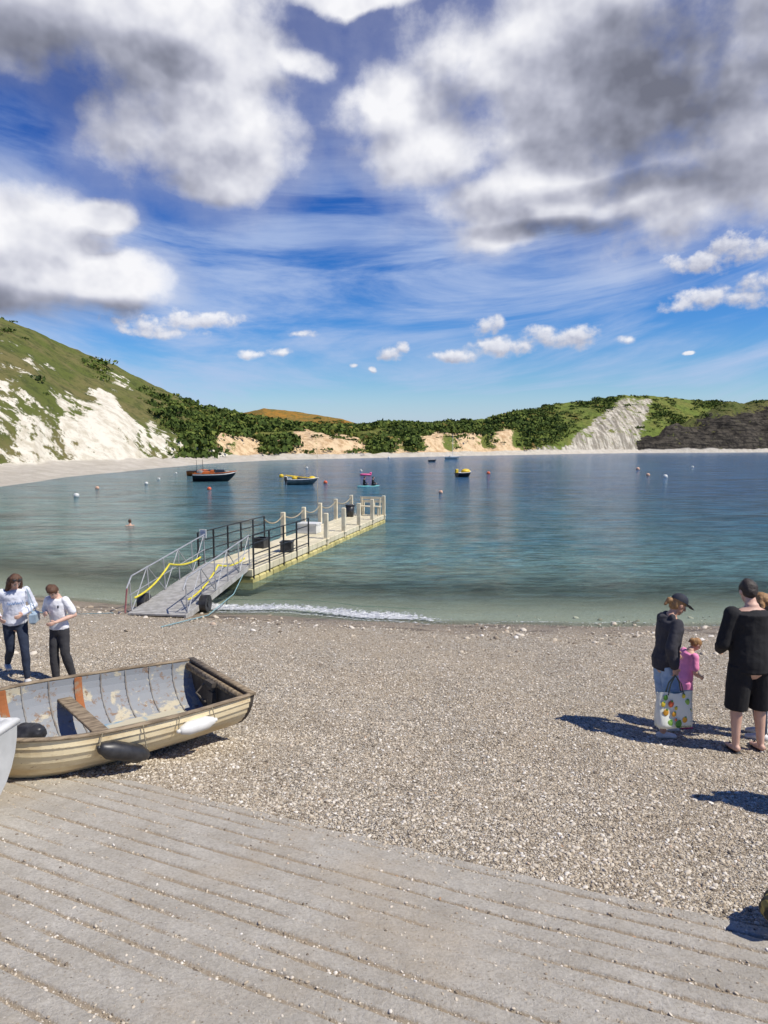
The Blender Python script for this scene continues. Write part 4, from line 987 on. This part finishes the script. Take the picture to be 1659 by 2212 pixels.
# striped bag at the slip edge
sb=thing('beach_bag','rolled dull olive and yellow bag lying on the concrete','bag',(2.33,3.60,G1(2.33,3.60)+.20),.5)
m,t,bs=newmat('striped_cloth');wv=t.new('ShaderNodeTexWave');wv.inputs['Scale'].default_value=5;wv.inputs['Distortion'].default_value=4
t.l.new(t.new('ShaderNodeTexCoord').outputs['Object'],wv.inputs[0]);t.l.new(t.mix(t.ss(wv.outputs['Fac'],.5,.8),(.035,.033,.02),(.28,.22,.06)),bs.inputs['Base Color']);bs.inputs['Roughness'].default_value=.8
obj('body',G().tube([(-.22,0,0),(-.1,0,.01),(.12,0,.0),(.25,0,0)],[.08,.115,.12,.09],16,ref=(0,0,1)),m,sb,True,remesh=.01,disp=.05)
obj('strap',G().tube([(-.15,0,.10),(0,.05,.14),(.15,0,.11)],[.010]*3,6),blackp,sb,True)
# paddle boarders
x,y=on_level(796,1051)
pbd=thing('paddle_board','turquoise paddle board floating on the cove','paddle board',(x,y,.03),.15)
obj('board',G().tube([(-1.0,0,0),(-.6,0,0),(0,0,0),(.6,0,0),(1.0,0,.04)],[(.05,.12),(.06,.32),(.06,.38),(.06,.32),(.04,.08)],14,ref=(0,0,1)),M('turquoise_foam',(.20,.62,.62),None,.4),pbd,True)
for dx,rz in((-.42,-80),(.38,-95)):
    person('person in black wetsuit kneeling on a paddle board',x+dx,y,r_(rz),1.6,dict(kn_r=(.13,.30,.90),an_r=(.13,-.1,.87),kn_l=(-.13,.30,.90),an_l=(-.13,-.1,.87),wr_r=(.18,.32,1.05),el_r=(.24,.10,1.15),wr_l=(-.18,.32,1.05),el_l=(-.24,.10,1.15)),
     skinm,'sweat',blackc,True,blackc,blackp,dkh,'short',5,5,leg='tight',shoe='none',vox=.02,z=-.66)
x2,y2=on_level(790,1028)
e=thing('inflatable','pink inflatable ring floating on the cove','inflatable',(x2,y2,.1),0)
obj('ring',G().tube([(.6*math.cos(a),.4*math.sin(a),.05) for a in np.linspace(0,6.28,20)],[.12]*20,10,ref=(0,0,1)),pink,e,True);obj('headrest',G().ell((.6,0,.22),(.16,.28,.14)),pink,e,True)
xs_,ys_=on_level(281,1136)
person('person swimming with head and shoulders above the water',xs_,ys_,r_(30),1.7,dict(wr_r=(.3,.4,1.25),el_r=(.3,.2,1.2),wr_l=(-.3,.4,1.25),el_l=(-.3,.2,1.2)),skinm,None,blackc,None,blackc,blackp,brown,'short',5,0,shoe='none',vox=.016,z=-1.36)
bpy.context.view_layer.update()
